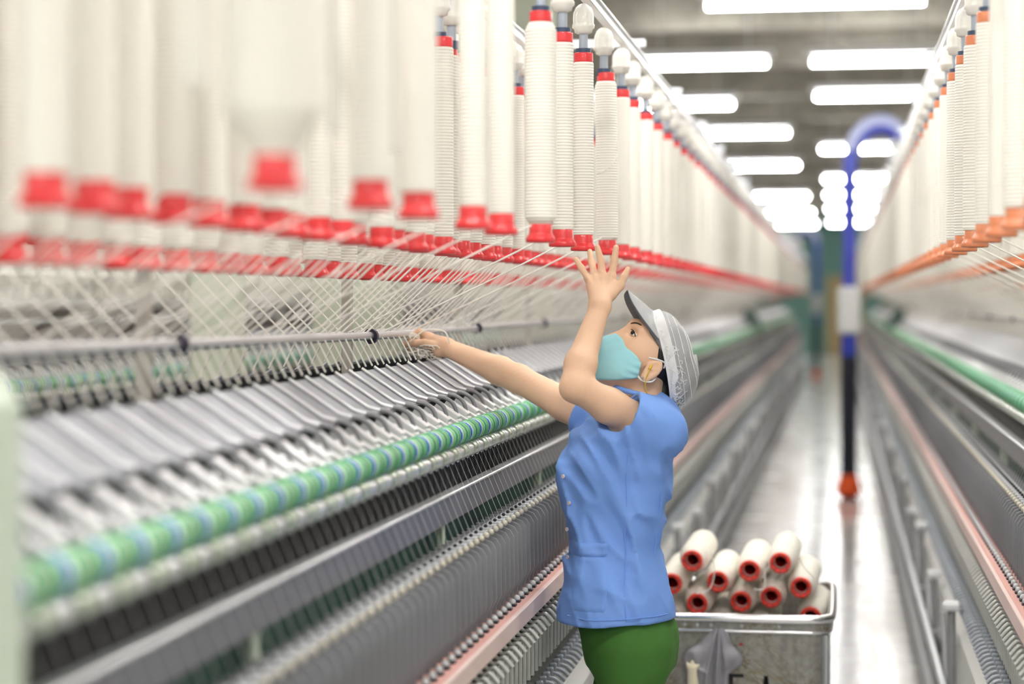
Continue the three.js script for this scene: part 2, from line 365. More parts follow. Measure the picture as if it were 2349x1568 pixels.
// ---------------------------------------------------------------- roving bobbins
const BL = .548;   // length of the tube
function yarnProfile(r, cone) {
  const b = .044, t = BL - .026, r0 = .0265;
  if (!cone) return [[.02, b], [r - .002, b], [r, b + .004], [r, t - .004], [r - .002, t], [.02, t]];
  const h = (r - r0) * 1.5;
  return [[.02, b], [r0 + .001, b], [r - .003, b + h - .004], [r, b + h + .002], [r, t - h - .002], [r - .003, t - h + .004], [r0 + .001, t], [.02, t]];
}
function yarnGeo(r, cone, seg) {
  const g = lathe(yarnProfile(r, cone), seg), p = g.attributes.position, uv = g.attributes.uv;
  for (let i = 0; i < p.count; i++) uv.setXY(i, uv.getX(i) * 3, p.getY(i) / .032);   // four turns of roving each 32 mm
  return g;
}
const flangeG = seg => lathe([[.0185, 0], [.033, 0], [.0352, .003], [.0352, .010], [.0335, .013], [.0285, .020], [.0272, .024], [.0272, .044], [.02, .044]], seg);
const collarG = seg => lathe([[.02, BL - .026], [.0262, BL - .026], [.0268, BL - .022], [.0268, BL - .002], [.0255, BL], [.017, BL]], seg);
const KINDS = [[.0285, 0], [.0310, 0], [.0300, 1], [.0330, 1], [.0380, 1], [.0450, 1], [.0640, 1]];
const YG = KINDS.map(k => yarnGeo(k[0], k[1], 24)), YGs = KINDS.map(k => yarnGeo(k[0], k[1], 12));
const fl24 = flangeG(24), co24 = collarG(24);
function wholeGeo(k, capHex) { return mg([paint(YGs[k], 0xf7f3e8), paint(flangeG(12), capHex), paint(collarG(12), capHex)]); }
const farGeo = { red: KINDS.map((_, k) => wholeGeo(k, 0xe8363a)), tan: KINDS.map((_, k) => wholeGeo(k, 0xe0885c)), white: KINDS.map((_, k) => wholeGeo(k, 0xefece4)) };
const protoB = {};
function bobbin(x, y, z, k, cap, label, grp, detailed) {
  const key = cap + k + detailed;
  let g;
  if (!protoB[key]) {
    if (detailed) {
      g = new THREE.Group();
      mesh('roving_package', YG[k], M.yarn, g); mesh('tube_flange', fl24, M[cap], g); mesh('tube_collar', co24, M[cap], g);
    } else { g = new THREE.Mesh(farGeo[cap][k], M.vcol); g.castShadow = g.receiveShadow = true; }
    protoB[key] = g;
  }
  g = protoB[key].clone();
  g.name = numbered('roving_bobbin'); g.position.set(x, y, -z); g.rotation.y = rr(0, 6);
  tag(g, label, 'bobbin', grp); scene.add(g);
  return g;
}
function bobbinMass(name, label, list, cap) {      // rows too far off to count
  const by = {};
  list.forEach(b => (by[b[3]] ??= []).push(b));
  const g = group(name); tag(g, label, 'bobbins', null, 'stuff');
  for (const k of Object.keys(by)) {
    const im = new THREE.InstancedMesh(farGeo[cap][k], M.vcol, by[k].length), m = new THREE.Matrix4();
    by[k].forEach((b, i) => im.setMatrixAt(i, m.makeTranslation(b[0], b[1], -b[2])));
    im.name = 'bobbin_row'; im.castShadow = im.receiveShadow = true; g.add(im);
  }
}
const ROWS = [[.62, 1.688], [.32, 1.667], [.02, 1.608]];
const pickSlim = () => { const q = rnd(); return q < .45 ? 0 : q < .7 ? 1 : q < .88 ? 2 : 3; };
// front row on the left, the bobbins nearest the worker one by one
const frontL = [[2.445, 6], [2.969, 1], [3.321, 1], [3.833, 0], [4.165, 0], [4.728, 4], [5.111, 0], [5.54, 0], [6.03, 3], [6.527, 0], [6.879, 0], [7.352, 1], [7.80, 0]];
{
  const ord = ['first', 'second', 'third', 'fourth', 'fifth', 'sixth', 'seventh'];
  let z = 7.8, i = 0; while (z < 24) { z += i++ % 2 ? .40 : .46; frontL.push([z, pickSlim()]); }
  const holders = [];
  frontL.forEach(([zz, k], n) => {
    const x = CL + ROWS[0][0], hand = 7;     // n = 7 is the one over the raised hand
    let label, grp;
    if (n === hand) label = 'slim white bobbin whose red flange hangs right over the raised fingertips';
    else if (n < hand) label = n === 0 ? 'fat blurred white bobbin with small red end, nearest of the front left row' : n === 5 ? 'thick white bobbin with tapered shoulder and orange-red ends left of the raised hand' : `slim front-row bobbin with red flange, ${ord[hand - n - 1]} towards the camera from the raised hand`;
    else if (n === hand + 1) label = 'loosened white bobbin with loose strand end just behind the raised fingers';
    else if (n <= hand + 5) label = `front-row bobbin with red flange, ${ord[n - hand - 1]} beyond the raised hand`;
    else { label = `slim red-capped bobbin far along the front left row, ${ordinal(n - hand)} beyond the raised hand`; grp = 'bobbins far along the front left row'; }
    const bo = bobbin(x, ROWS[0][1], zz, k, 'red', label, grp, zz < 13);
    if (n === hand + 1) {
      const r = .0345, pts = []; for (let i = 0; i <= 10; i++) { const t = 2.2 - i * .23; pts.push(V(r * Math.cos(t), .245 + .0006 * i * i, r * Math.sin(t))); }
      pts.push(V(.036, .30, -.006), V(.037, .34, -.004));
      mesh('loose_end', tube(pts, .0016, 6, 40), M.strand, bo); bo.rotation.y = 0; bo.position.x += .012; bo.rotation.set(0, -.3, .012); }
    holders.push(zz);
  });
  const put = (root, cx, dir, e, y0, zs, near) => {
    zs.forEach((zz, i) => {
      if (i >= near) return;
      const h = new THREE.Group(); h.name = 'bobbin_holder'; h.position.set(dir * e, y0 + BL, -zz); root.add(h);
      mesh('stem', holderG.stem, M.vcol, h); mesh('cap', holderG.cap, M.holderWhite, h);
    });
    const rest = zs.slice(near); if (!rest.length) return;
    for (const [nm, g, m] of [['holder_stem', holderG.stem, M.vcol], ['holder_cap', holderG.cap, M.holderWhite]]) {
      const im = new THREE.InstancedMesh(g, m, rest.length), mt = new THREE.Matrix4();
      rest.forEach((zz, i) => im.setMatrixAt(i, mt.makeTranslation(dir * e, y0 + BL, -zz)));
      im.name = nm + '_row'; im.userData.kind = 'stuff'; root.add(im);
    }
  };
  put(frameL, CL, 1, .62, ROWS[0][1], holders, 40);
  // inner rows on the left
  const massL = [];
  series(24.3, 45, .43).forEach(zz => massL.push([CL + .62, 1.688, zz, pickSlim()]));
  for (const r of [1, 2]) {
    const zs = series(2.35 + r * .06, 45, .172);
    zs.forEach((zz, n) => {
      const k = pickSlim(), x = CL + ROWS[r][0] + rr(-.012, .012), y = ROWS[r][1];
      if (zz < 9) bobbin(x, y, zz, k, 'red', r === 1 ? `slim red-capped bobbin, ${ordinal(n + 1)} from the camera in the second row of the left frame` : `slim red-capped bobbin, ${ordinal(n + 1)} from the camera in the lowest inner row behind the strands`, r === 1 ? 'second row of red-capped bobbins' : 'inner row of red-capped bobbins', zz < 8.5);
      else massL.push([x, y, zz, k]);
    });
    put(frameL, CL, 1, ROWS[r][0], ROWS[r][1], zs, 0);
  }
  for (const e of [-.32, -.62]) series(2.3, 45, .2).forEach(zz => massL.push([CL + e, e < -.5 ? 1.688 : 1.667, zz, pickSlim()]));
  bobbinMass('bobbin_rows', 'distant white red-capped bobbins massed on the left frame', massL, 'red');
  // right frame
  const zr = series(3.62, 45, .43), massR = [];
  const ordR = ['first', 'second', 'third', 'fourth', 'fifth', 'sixth', 'seventh', 'eighth'];
  zr.forEach((zz, n) => {
    const nn = n; if (zz > 20) { massR.push([CR - .62, 1.688, zz, 0]); return; }
    bobbin(CR - .62, 1.688, zz, rnd() < .6 ? 0 : 1, 'tan', n < 8 ? `white bobbin with tan flange, ${ordR[nn]} of the front right row from the picture edge` : `slim tan-capped bobbin, ${ordinal(n + 1)} of the front right row from the picture edge`, n < 8 ? null : 'tan-capped bobbins far along the front right row', zz < 12);
  });
  put(frameR, CR, -1, .62, 1.688, zr, 40);
  for (const r of [1, 2]) {
    const zs = series(4.4 + r * .06, 45, .19);
    zs.forEach((zz, n) => {
      const k = pickSlim(), x = CR - ROWS[r][0], y = ROWS[r][1];
      if (zz < 9) bobbin(x, y, zz, k, 'tan', r === 1 ? `slim tan-capped bobbin, ${ordinal(n + 1)} from the camera in the second right row` : `slim tan-capped bobbin, ${ordinal(n + 1)} from the camera in the inner right row`, r === 1 ? 'second row of tan-capped bobbins' : 'inner row of tan-capped bobbins', false);
      else massR.push([x, y, zz, k]);
    });
  }
  bobbinMass('bobbin_rows', 'distant white tan-capped bobbins massed on the right frame', massR, 'tan');
  const massN = [];
  for (const [e, y] of [[.62, 1.688], [.32, 1.667], [.02, 1.608]]) series(1.6, 45, .19).forEach(zz => massN.push([-3.61 + e, y - .05, zz, pickSlim()]));
  bobbinMass('bobbin_rows', 'blurred white bobbins hanging on the neighbouring frame at the left', massN, 'white');
  // empty hangers showing between the big blurred bobbins
  [2.14, 2.75, 3.14].forEach((zz, i) => {
    const g = mesh('empty_hanger', [rod([0, 0, 0], [0, .57, 0], .0085, 10), new THREE.SphereGeometry(.0095, 10, 6)], M.holderWhite);
    g.position.set(CL + .62, 1.795, -zz);
    tag(g, ['empty pale hanger rod left of the fat blurred bobbin', 'empty pale hanger rod right of the fat blurred bobbin', 'third empty pale hanger rod, farthest from the camera'][i], 'hanger');
  });
}

// ---------------------------------------------------------------- roving strands
{
  const strandGeo = (cx, dir, row, zb, zt, far) => {
    const [e, y] = ROWS[row], s = far ? -1 : 1;
    const by = far ? 1.452 : 1.452 + Math.max(0, 5.4 - zb) * .008;
    const A = [cx + dir * s * (e + (row ? 0 : .0)), y + .05, -zt], B = [cx + dir * s * .06, by + .0125, -zb], C = [cx + dir * s * .105, 1.378, -zb - .01];
    const sag = V((A[0] + B[0]) / 2 - dir * s * .004, (A[1] + B[1]) / 2 - .006, (A[2] + B[2]) / 2);
    return mg([rod(A, sag.toArray(), .0025, 5), rod(sag.toArray(), B, .0025, 5), rod(B, C, .0025, 5)]);
  };
  const pat = [1, 1, 1, 0, 1, 1];
  for (const [cx, dir, side, z0, zNear] of [[CL, 1, 'left', 2.36, 10.5], [CR, -1, 'right', 4.6, 8]]) {
    const farG = [], backG = [];
    series(z0, 30, .07).forEach((z, i) => {
      const row = pat[i % 6], zt = z + .05 + rr(-.012, .012);
      const g = strandGeo(cx, dir, row, z, zt, false);
      if (z < zNear) tag(mesh('roving_strand', g, M.strand), `white roving strand over the ${side} guide bar, ${ordinal(i + 1)} counted from the camera`, 'strand', 'roving strands on the ' + side + ' frame');
      else farG.push(g);
      if (i % 2 === 0) backG.push(strandGeo(cx, dir, pat[(i + 2) % 6], z + .03, z + .08 + rr(-.012, .012), true));
    });
    tag(mesh('roving_curtain', farG, M.strand), 'distant sheet of fine white roving strands along the ' + side + ' frame', 'strands', null, 'stuff');
    tag(mesh('roving_curtain', backG, M.strand), 'crossing white roving strands on the rear side of the ' + side + ' frame', 'strands', null, 'stuff');
  }
}

// ---------------------------------------------------------------- travelling cleaners
function cleaner(x, z, side, label) {
  const g = group('travelling_cleaner', x, 0, -z); tag(g, label, 'cleaner');
  mesh('lower_hose', lathe([[.05, .17], [.064, .17], [.064, 1.12], [.05, 1.12]], 18), M.darkPipe, g);
  mesh('upper_pipe', [lathe([[.05, 1.10], [.062, 1.10], [.062, 1.32]], 18), lathe([[.053, 1.62], [.053, 2.58]], 18)], M.bluePipe, g);
  mesh('control_box', box(-.09, .09, 1.29, 1.66, -.08, .08, .02), M.boxGrey, g);
  mesh('foot', lathe([[.0001, .02], [.075, .02], [.098, .06], [.096, .09], [.072, .16], [.066, .19]], 20), M.orange, g);
  mesh('foot_plate', lathe([[.0001, 0], [.06, 0], [.06, .025]], 14), M.darkPipe, g);
  const arc = []; for (let i = 0; i <= 10; i++) { const a = Math.PI * i / 10; arc.push(V(side * (.23 - .23 * Math.cos(a)), 2.57 + .30 * Math.sin(a) + .06 * i / 10, 0)); }
  const bend = mesh('bend', tube(arc, .058, 12, 30), M.bluePipe, g);
  mesh('bend_cover', tube(arc.slice(1, 9).map(v => v.clone().add(V(-side * .01, .05, .02))), .052, 10, 24), M.bluePale, bend);
  mesh('fan_housing', [lathe([[.0001, 2.35], [.14, 2.35], [.16, 2.40], [.16, 2.58], [.10, 2.62], [.0001, 2.62]], 20).translate(side * .46, .18, 0), box(side * .34, side * .72, 2.64, 2.71, -.2, .2, .02)], M.boxGrey, g);
  return g;
}
cleaner(.085, 15.9, 1, 'blue suction pipe of a travelling cleaner with orange foot in the aisle');
cleaner(-.42, 40, -1, 'distant blue cleaner pipe with small orange foot at the aisle end');

// ---------------------------------------------------------------- cart with bobbins
{
  const g = group('doffing_cart', -.335, 0, -6.95); tag(g, 'stained steel cart full of white bobbins behind the worker', 'cart');
  const W = .312, D = .42, top = .520, r = .06;
  const ringPts = (w, d, y, rad) => { const p = []; for (const [sx, sz, a0] of [[1, 1, 0], [-1, 1, 1], [-1, -1, 2], [1, -1, 3]]) for (let i = 0; i <= 5; i++) { const a = (a0 + i / 5) * Math.PI / 2; p.push(V(sx * (w - rad) + rad * Math.cos(a), y, sz * (d - rad) + rad * Math.sin(a))); } return p; };
  const skin = (lv) => { const pos = [], uv = [], idx = []; lv.forEach(([w, d, y], j) => { const p = ringPts(w, d, y, r); let s = 0; p.push(p[0].clone()); p.forEach((q, i) => { if (i) s += q.distanceTo(p[i - 1]); pos.push(q.x, q.y, q.z); uv.push(s, y); }); });
    const n = 25; for (let j = 0; j < lv.length - 1; j++) for (let i = 0; i < n - 1; i++) { const a = j * n + i, b = a + 1, c = a + n, d = c + 1; idx.push(a, c, b, b, c, d); }
    const q = new THREE.BufferGeometry(); q.setAttribute('position', new THREE.Float32BufferAttribute(pos, 3)); q.setAttribute('uv', new THREE.Float32BufferAttribute(uv, 2)); q.setIndex(idx); q.computeVertexNormals(); return q; };
  const cartSteel = S(0xe2e0d8, .45, .3, { map: steel });
  mesh('tub', [skin([[W - .012, D - .012, .11], [W, D, .13], [W, D, top]]), skin([[W - .006, D - .006, top], [W - .006, D - .006, .14]]), box(-W + .02, W - .02, .105, .125, -D + .02, D - .02, .004)], cartSteel, g);
  mesh('rim', [tube(ringPts(W + .004, D + .004, top, r + .004), .0145, 10, 140, true), tube(ringPts(W + .003, D + .003, top - .042, r), .006, 8, 140, true)], M.chrome, g);
  mesh('rim_band', skin([[W + .004, D + .004, top - .045], [W + .004, D + .004, top]]), cartSteel, g);
  mesh('corner_strip', [rod([W - .012, .13, D - .012], [W - .012, top - .05, D - .012], .014, 8)], M.alu, g);
  mesh('seam_strip', [box(-.10, -.066, .13, top - .05, D, D + .004, .001)], cartSteel, g);
  for (const [x, y] of [[-.155, top - .025], [-.115, top - .025], [-.07, top - .025], [.03, top - .025], [.15, top - .025], [-.083, top - .075], [-.083, top - .115]]) mesh('rivet', new THREE.SphereGeometry(.006, 8, 6).scale(1, 1, .6).translate(x, y, D + .006), M.alu, g);
  for (const [sx, sz] of [[1, 1], [1, -1], [-1, 1], [-1, -1]]) { const w = mesh('castor', [rod([sx * .25 - .015, .05, sz * .33], [sx * .25 + .015, .05, sz * .33], .05, 16), box(sx * .25 - .025, sx * .25 + .025, .05, .115, sz * .33 - .02, sz * .33 + .02, .004)], M.black, g); void w; }
  // stencilled mark and a red star on the tub's end
  const star = new THREE.Shape(); for (let i = 0; i < 10; i++) { const a = i * Math.PI / 5 + .3, q = i % 2 ? .004 : .0095; star[i ? 'lineTo' : 'moveTo'](.027 + 1.1 * q * Math.sin(a), .434 + q * Math.cos(a) * .8); }
  mesh('red_mark', new THREE.ExtrudeGeometry(star, { depth: .001, bevelEnabled: false }).translate(0, 0, D + .0005), S(0xb5202a, .6), g);
  mesh('stencil', [box(-.012, .002, .25, .338, D, D + .001, .0003), box(.002, .036, .326, .338, D, D + .001, .0003), box(.002, .026, .288, .300, D, D + .001, .0003), box(.002, .036, .25, .262, D, D + .001, .0003),
    prism([[.092, .25], [.104, .25], [.114, .330], [.102, .336]], D, D + .001), prism([[.104, .330], [.114, .336], [.124, .25], [.113, .25]], D, D + .001)], S(0x17171b, .6), g);

  // bobbins lying in the cart
  const pk = (() => { const g2 = lathe([[.02, .03], [.034, .03], [.048, .064], [.0505, .076], [.0505, .33], [.047, .345], [.032, .37], [.02, .37]], 26), p = g2.attributes.position, uv = g2.attributes.uv; for (let i = 0; i < p.count; i++) uv.setXY(i, uv.getX(i) * 3, p.getY(i) / .016); return g2; })();
  const endRing = lathe([[.0225, .06], [.0225, .004], [.0245, 0], [.0335, 0], [.0355, .003], [.0355, .014], [.031, .022], [.029, .034]], 26);
  const notch = mg(Array.from({ length: 8 }, (_, i) => box(-.0012, .0012, -.001, .004, .0235, .0325, .0004).rotateY(i * Math.PI / 4)));
  const bore = lathe([[.0222, .002], [.0222, .39], [.0001, .39]], 18);
  const rearRing = lathe([[.029, .37], [.029, .395], [.02, .395]], 18);
  const cartYarn = S(0xfdf9ee, .92, 0, { bumpMap: windLines, bumpScale: .0006 });
  let proto = null;
  const names = ['topmost left', 'left edge half hidden by the blue shirt', 'middle', 'low left', 'upper middle', 'topmost right', 'low middle', 'low right of middle', 'right side', 'lowest right in the corner'];
  const spot = [[1588, 1287], [1541, 1340], [1647, 1335], [1600, 1386], [1720, 1310], [1791, 1292], [1701, 1381], [1770, 1371], [1839, 1349], [1861, 1417]];
  const lab = ['cart bobbin on top at the left, beside the blue shirt back', 'cart bobbin half hidden behind the blue shirt hem', 'cart bobbin in the middle row just right of the topmost left one', 'cart bobbin low at the left just above the rim', 'cart bobbin on top in the middle of the pile', 'cart bobbin highest on the right with pinkish red end', 'cart bobbin low in the middle just above the rim', 'cart bobbin with darker red end low right of middle', 'cart bobbin at the right beside the corner of the rim', 'cart bobbin sunk in the right corner, red end half hidden'];
  const dz = [0, .05, .01, .03, -.01, -.03, .04, .02, .0, .04];
  spot.forEach(([px, py], i) => {
    const d = 6.72 + dz[i], a = (px - 1174.5) / 4600 * d, y = 1.55 + (688.5 - py) / 4600 * d;
    const X = a * Math.cos(YAW) - d * Math.sin(YAW), Z = a * Math.sin(YAW) + d * Math.cos(YAW);
    let b;
    if (!proto) { proto = new THREE.Group(); mesh('yarn_package', pk, cartYarn, proto); const t = mesh('tube_end', endRing, M.redBright, proto); mesh('notch', notch, M.navy, t); mesh('bore', bore, M.red, proto); mesh('rear_end', rearRing, M.red, proto); }
    b = proto.clone(); b.name = numbered('cart_bobbin'); scene.add(b);
    b.position.set(X, y, -Z); b.rotation.set(-Math.PI / 2 + .06, -.05, 0, 'YXZ'); b.children.forEach(q => { q.rotation.y = .3 * i; });
    tag(b, lab[i], 'bobbin', 'bobbins piled in the cart');
  });
  void names;
  [[[1632, 1268], [1640, 1310], [1628, 1352], [1600, 1362]], [[1756, 1300], [1752, 1352], [1733, 1352]], [[1828, 1262], [1846, 1300], [1872, 1330], [1876, 1370]], [[1893, 1328], [1904, 1345], [1900, 1392]]].forEach((l, n) => {
    const pts = l.map(([px, py]) => { const d = 6.66 + (n === 3 ? .62 : 0), q = (px - 1174.5) / 4600 * d; return V(q * Math.cos(YAW) - d * Math.sin(YAW), 1.55 + (688.5 - py) / 4600 * d, -(q * Math.sin(YAW) + d * Math.cos(YAW))); });
    tag(mesh('yarn_tail', tube(pts, .0022, 6, 24), M.strand), ['loose yarn tail trailing from the topmost left cart bobbin', 'loose yarn tail hanging between two cart bobbins right of the middle', 'loose yarn tail slung over the right side of the bobbin pile', 'short yarn tail dangling over the right rim of the cart'][n], 'yarn');
  });
  // the layer below, seen only in the gaps
  [[1540, 1424], [1650, 1436], [1744, 1444]].forEach(([px, py], i) => {
    const d = 6.80, a = (px - 1174.5) / 4600 * d, y = 1.55 + (688.5 - py) / 4600 * d;
    const b = proto.clone(); b.name = numbered('cart_bobbin'); scene.add(b);
    b.position.set(a * Math.cos(YAW) - d * Math.sin(YAW), y, -(a * Math.sin(YAW) + d * Math.cos(YAW))); b.rotation.set(-Math.PI / 2 + .06, -.05, 0, 'YXZ');
    tag(b, ['cart bobbin of the bottom layer nearest the shirt hem', 'cart bobbin of the bottom layer second from the shirt hem', 'cart bobbin of the bottom layer third from the shirt hem'][i], 'bobbin', 'bottom layer in the cart');
  });
}

// ---------------------------------------------------------------- surface meshing of distance fields
function net(f, lo, hi, h) {
  const n = [0, 1, 2].map(k => Math.ceil((hi[k] - lo[k]) / h) + 1), [nx, ny, nz] = n;
  const val = new Float32Array(nx * ny * nz);
  const id = (i, j, k) => (k * ny + j) * nx + i;
  for (let k = 0; k < nz; k++) for (let j = 0; j < ny; j++) for (let i = 0; i < nx; i++) val[id(i, j, k)] = f(lo[0] + i * h, lo[1] + j * h, lo[2] + k * h);
  const vid = new Int32Array(nx * ny * nz).fill(-1), pos = [], idx = [];
  const C = [[0, 0, 0], [1, 0, 0], [0, 1, 0], [1, 1, 0], [0, 0, 1], [1, 0, 1], [0, 1, 1], [1, 1, 1]];
  const E = [[0, 1], [2, 3], [4, 5], [6, 7], [0, 2], [1, 3], [4, 6], [5, 7], [0, 4], [1, 5], [2, 6], [3, 7]];
  for (let k = 0; k < nz - 1; k++) for (let j = 0; j < ny - 1; j++) for (let i = 0; i < nx - 1; i++) {
    const v = C.map(c => val[id(i + c[0], j + c[1], k + c[2])]);
    let x = 0, y = 0, z = 0, m = 0;
    for (const [a, b] of E) if ((v[a] < 0) !== (v[b] < 0)) { const t = v[a] / (v[a] - v[b]); x += C[a][0] + t * (C[b][0] - C[a][0]); y += C[a][1] + t * (C[b][1] - C[a][1]); z += C[a][2] + t * (C[b][2] - C[a][2]); m++; }
    if (m) { vid[id(i, j, k)] = pos.length / 3; pos.push(lo[0] + (i + x / m) * h, lo[1] + (j + y / m) * h, lo[2] + (k + z / m) * h); }
  }
  const quad = (a, b, c, d, flip) => { if (a < 0 || b < 0 || c < 0 || d < 0) return; flip ? idx.push(a, c, b, a, d, c) : idx.push(a, b, c, a, c, d); };
  for (let k = 1; k < nz - 1; k++) for (let j = 1; j < ny - 1; j++) for (let i = 1; i < nx - 1; i++) {
    const s = val[id(i, j, k)] < 0;
    if (s !== val[id(i + 1, j, k)] < 0) quad(vid[id(i, j - 1, k - 1)], vid[id(i, j, k - 1)], vid[id(i, j, k)], vid[id(i, j - 1, k)], !s);
    if (s !== val[id(i, j + 1, k)] < 0) quad(vid[id(i - 1, j, k - 1)], vid[id(i - 1, j, k)], vid[id(i, j, k)], vid[id(i, j, k - 1)], !s);
    if (s !== val[id(i, j, k + 1)] < 0) quad(vid[id(i - 1, j - 1, k)], vid[id(i, j - 1, k)], vid[id(i, j, k)], vid[id(i - 1, j, k)], !s);
  }
  const g = new THREE.BufferGeometry(); g.setAttribute('position', new THREE.Float32BufferAttribute(pos, 3)); g.setIndex(idx);
  g.computeVertexNormals();
  const uv = []; for (let i = 0; i < pos.length; i += 3) uv.push(pos[i] + pos[i + 2], pos[i + 1]);
  g.setAttribute('uv', new THREE.Float32BufferAttribute(uv, 2));
  return g;
}
const smin = (a, b, k) => { const h = Math.max(k - Math.abs(a - b), 0) / k; return Math.min(a, b) - h * h * k * .25; };
const smax = (a, b, k) => -smin(-a, -b, k);
function cap(x, y, z, a, b, ra, rb) {
  const bx = b[0] - a[0], by = b[1] - a[1], bz = b[2] - a[2], px = x - a[0], py = y - a[1], pz = z - a[2];
  const t = cl((px * bx + py * by + pz * bz) / (bx * bx + by * by + bz * bz + 1e-12));
  return Math.hypot(px - bx * t, py - by * t, pz - bz * t) - (ra + (rb - ra) * t);
}
function ell(x, y, z, c, r) {
  const a = (x - c[0]) / r[0], b = (y - c[1]) / r[1], d = (z - c[2]) / r[2], k0 = Math.hypot(a, b, d), k1 = Math.hypot(a / r[0], b / r[1], d / r[2]);
  return k1 < 1e-9 ? -Math.min(...r) : k0 * (k0 - 1) / k1;
}
const fbm = (x, y, z) => noise.noise(x, y, z) + .5 * noise.noise(2 * x + 5, 2 * y, 2 * z);

// ---------------------------------------------------------------- the worker
// Local frame of the figure: x to the right of the profile view, y up, z towards the camera; sheet(a, b, away) reads the side elevation
const PD = 5.45, PX = (1430 - 1174.5) * PD / 4600;
const sheet = (a, b, away = 0) => { const d = PD + away; return [(a - 1174.5) * d / 4600 - PX, 1.55 + (688.5 - b) * d / 4600, -away]; };
{
  const person = group('person', PX * Math.cos(YAW) - PD * Math.sin(YAW), 0, -(PX * Math.sin(YAW) + PD * Math.cos(YAW)));
  person.rotation.y = YAW;
  tag(person, 'worker in blue short-sleeved shirt, cap and mask reaching up to the bobbins', 'person');
  const skin = P(0xeec5a4, .55, { sheen: .2, bumpMap: tex(64, () => { const n = .5 + .5 * grain(); return [n, n, n]; }, 60, 60, false), bumpScale: .0003 });
  const shirtM = P(0x7aa5f0, .72, { sheen: .4, sheenRoughness: .5, sheenColor: new THREE.Color(0x9db8f0), bumpMap: weave, bumpScale: .0003 });
  const trouserM = P(0x3f7029, .85, { sheen: .25, sheenColor: new THREE.Color(0x6d9a50) });
  const browM = S(0x4a342a, .8);
  const maskM = P(0xa6e3ee, .8, { sheen: .3 }), whiteCloth = S(0xf2f3f4, .85), capGrey = S(0x76767b, .9), hairM = P(0x17141a, .5, { sheen: .3 });

  // head frame: f forward, u up, l towards the left ear
  const ph = .16, al = .60, hs = 1.07;
  const rot = ([x, y, z]) => { const c = Math.cos(al), s = Math.sin(al); return [x * c + y * s, -x * s + y * c, z]; };
  const HF = rot([-Math.cos(ph), 0, Math.sin(ph)]), HU = rot([0, 1, 0]), HL = rot([Math.sin(ph), 0, Math.cos(ph)]);
  const ear = sheet(1493, 843, -.052);
  const HO = [0, 1, 2].map(k => ear[k] - HL[k] * .076 * hs);
  const H = (f, u, l) => [0, 1, 2].map(k => HO[k] + hs * (HF[k] * f + HU[k] * u + HL[k] * l));
  const toH = (x, y, z) => { const a = x - HO[0], b = y - HO[1], c = z - HO[2]; return [(a * HF[0] + b * HF[1] + c * HF[2]) / hs, (a * HU[0] + b * HU[1] + c * HU[2]) / hs, (a * HL[0] + b * HL[1] + c * HL[2]) / hs]; };

  // joints
  const neckBase = sheet(1470, 960, .01), shL = sheet(1496, 980, -.075), elL = sheet(1314, 888, -.165), wrL = sheet(1376, 702, -.035);
  const shR = sheet(1405, 985, .13), elR = sheet(1190, 868, .30), wrR = sheet(1022, 795, .485);
  const mix = (a, b, t) => [0, 1, 2].map(k => a[k] + (b[k] - a[k]) * t);
  const faL = mix(elL, wrL, .28), uaL = mix(shL, elL, .55), faR = mix(elR, wrR, .25), uaR = mix(shR, elR, .5);

  const neckTop = H(-.035, -.04, 0);
  const armsField = (x, y, z) => {
    let d = cap(x, y, z, shL, uaL, .044, .046);
    d = smin(d, cap(x, y, z, uaL, [elL[0] + .012, elL[1], elL[2]], .046, .038), .02);
    d = smin(d, cap(x, y, z, elL, faL, .033, .041), .03);
    d = smin(d, cap(x, y, z, faL, wrL, .041, .0265), .02);
    let e = cap(x, y, z, shR, uaR, .052, .046);
    e = smin(e, cap(x, y, z, uaR, elR, .046, .039), .02);
    e = smin(e, cap(x, y, z, elR, faR, .039, .040), .02);
    e = smin(e, cap(x, y, z, faR, wrR, .040, .026), .02);
    let t = cap(x, y, z, neckBase, neckTop, .062, .054);
    t = smin(t, cap(x, y, z, [shL[0], shL[1] - .01, shL[2] + .03], [shR[0], shR[1] - .01, shR[2]], .06, .06), .05);
    t = smin(t, ell(x, y, z, sheet(1430, 1090, 0), [.10, .2, .14]), .06);
    return smin(smin(d, t, .03), e, .03);
  };
  const headField = (x, y, z) => {
    const [f, u, l] = toH(x, y, z), L = Math.abs(l);
    let d = ell(f, u, l, [-.006, .040, 0], [.084, .072, .072]);
    d = smin(d, ell(f, u, l, [.038, .015, 0], [.052, .085, .060]), .03);
    d = smin(d, ell(f, u, l, [.036, -.050, 0], [.052, .046, .050]), .03);
    d = smin(d, cap(f, u, l, [.076, -.086, -.008], [.076, -.086, .008], .015, .015), .03);
    d = smin(d, cap(f, u, L, [.060, .014, .034], [.030, .014, .046], .020, .016), .03);       // cheekbone
    d = smin(d, cap(f, u, L, [.080, .070, .008], [.064, .070, .042], .013, .012), .02);       // brow
    d = smax(d, -ell(f, u, L, [.094, .047, .037], [.022, .0105, .019]), .010);                 // eye hollow
    d = smin(d, cap(f, u, l, [.086, .052, 0], [.114, .0, 0], .008, .012), .016);              // nose
    const w = cap(x, y, z, neckBase, neckTop, .062, .054);
    d = smin(d * hs, w, .03);
    // ear
    const q = [f + .006, u + .004, L - .078], ea = [q[0] + q[1] * .18, q[1] - q[0] * .18, q[2] - q[0] * -.35];
    let er = ell(ea[0], ea[1], ea[2], [0, .002, 0], [.0185, .033, .0075]);
    er = smax(er, -ell(ea[0], ea[1], ea[2], [.003, .005, .008], [.0105, .021, .0065]), .004);
    er = smin(er, ell(ea[0], ea[1], ea[2], [.0, -.026, 0], [.0105, .0105, .006]), .006);
    er = smin(er, cap(ea[0], ea[1], ea[2], [-.006, .012, .003], [.004, .002, .003], .003, .003), .004);
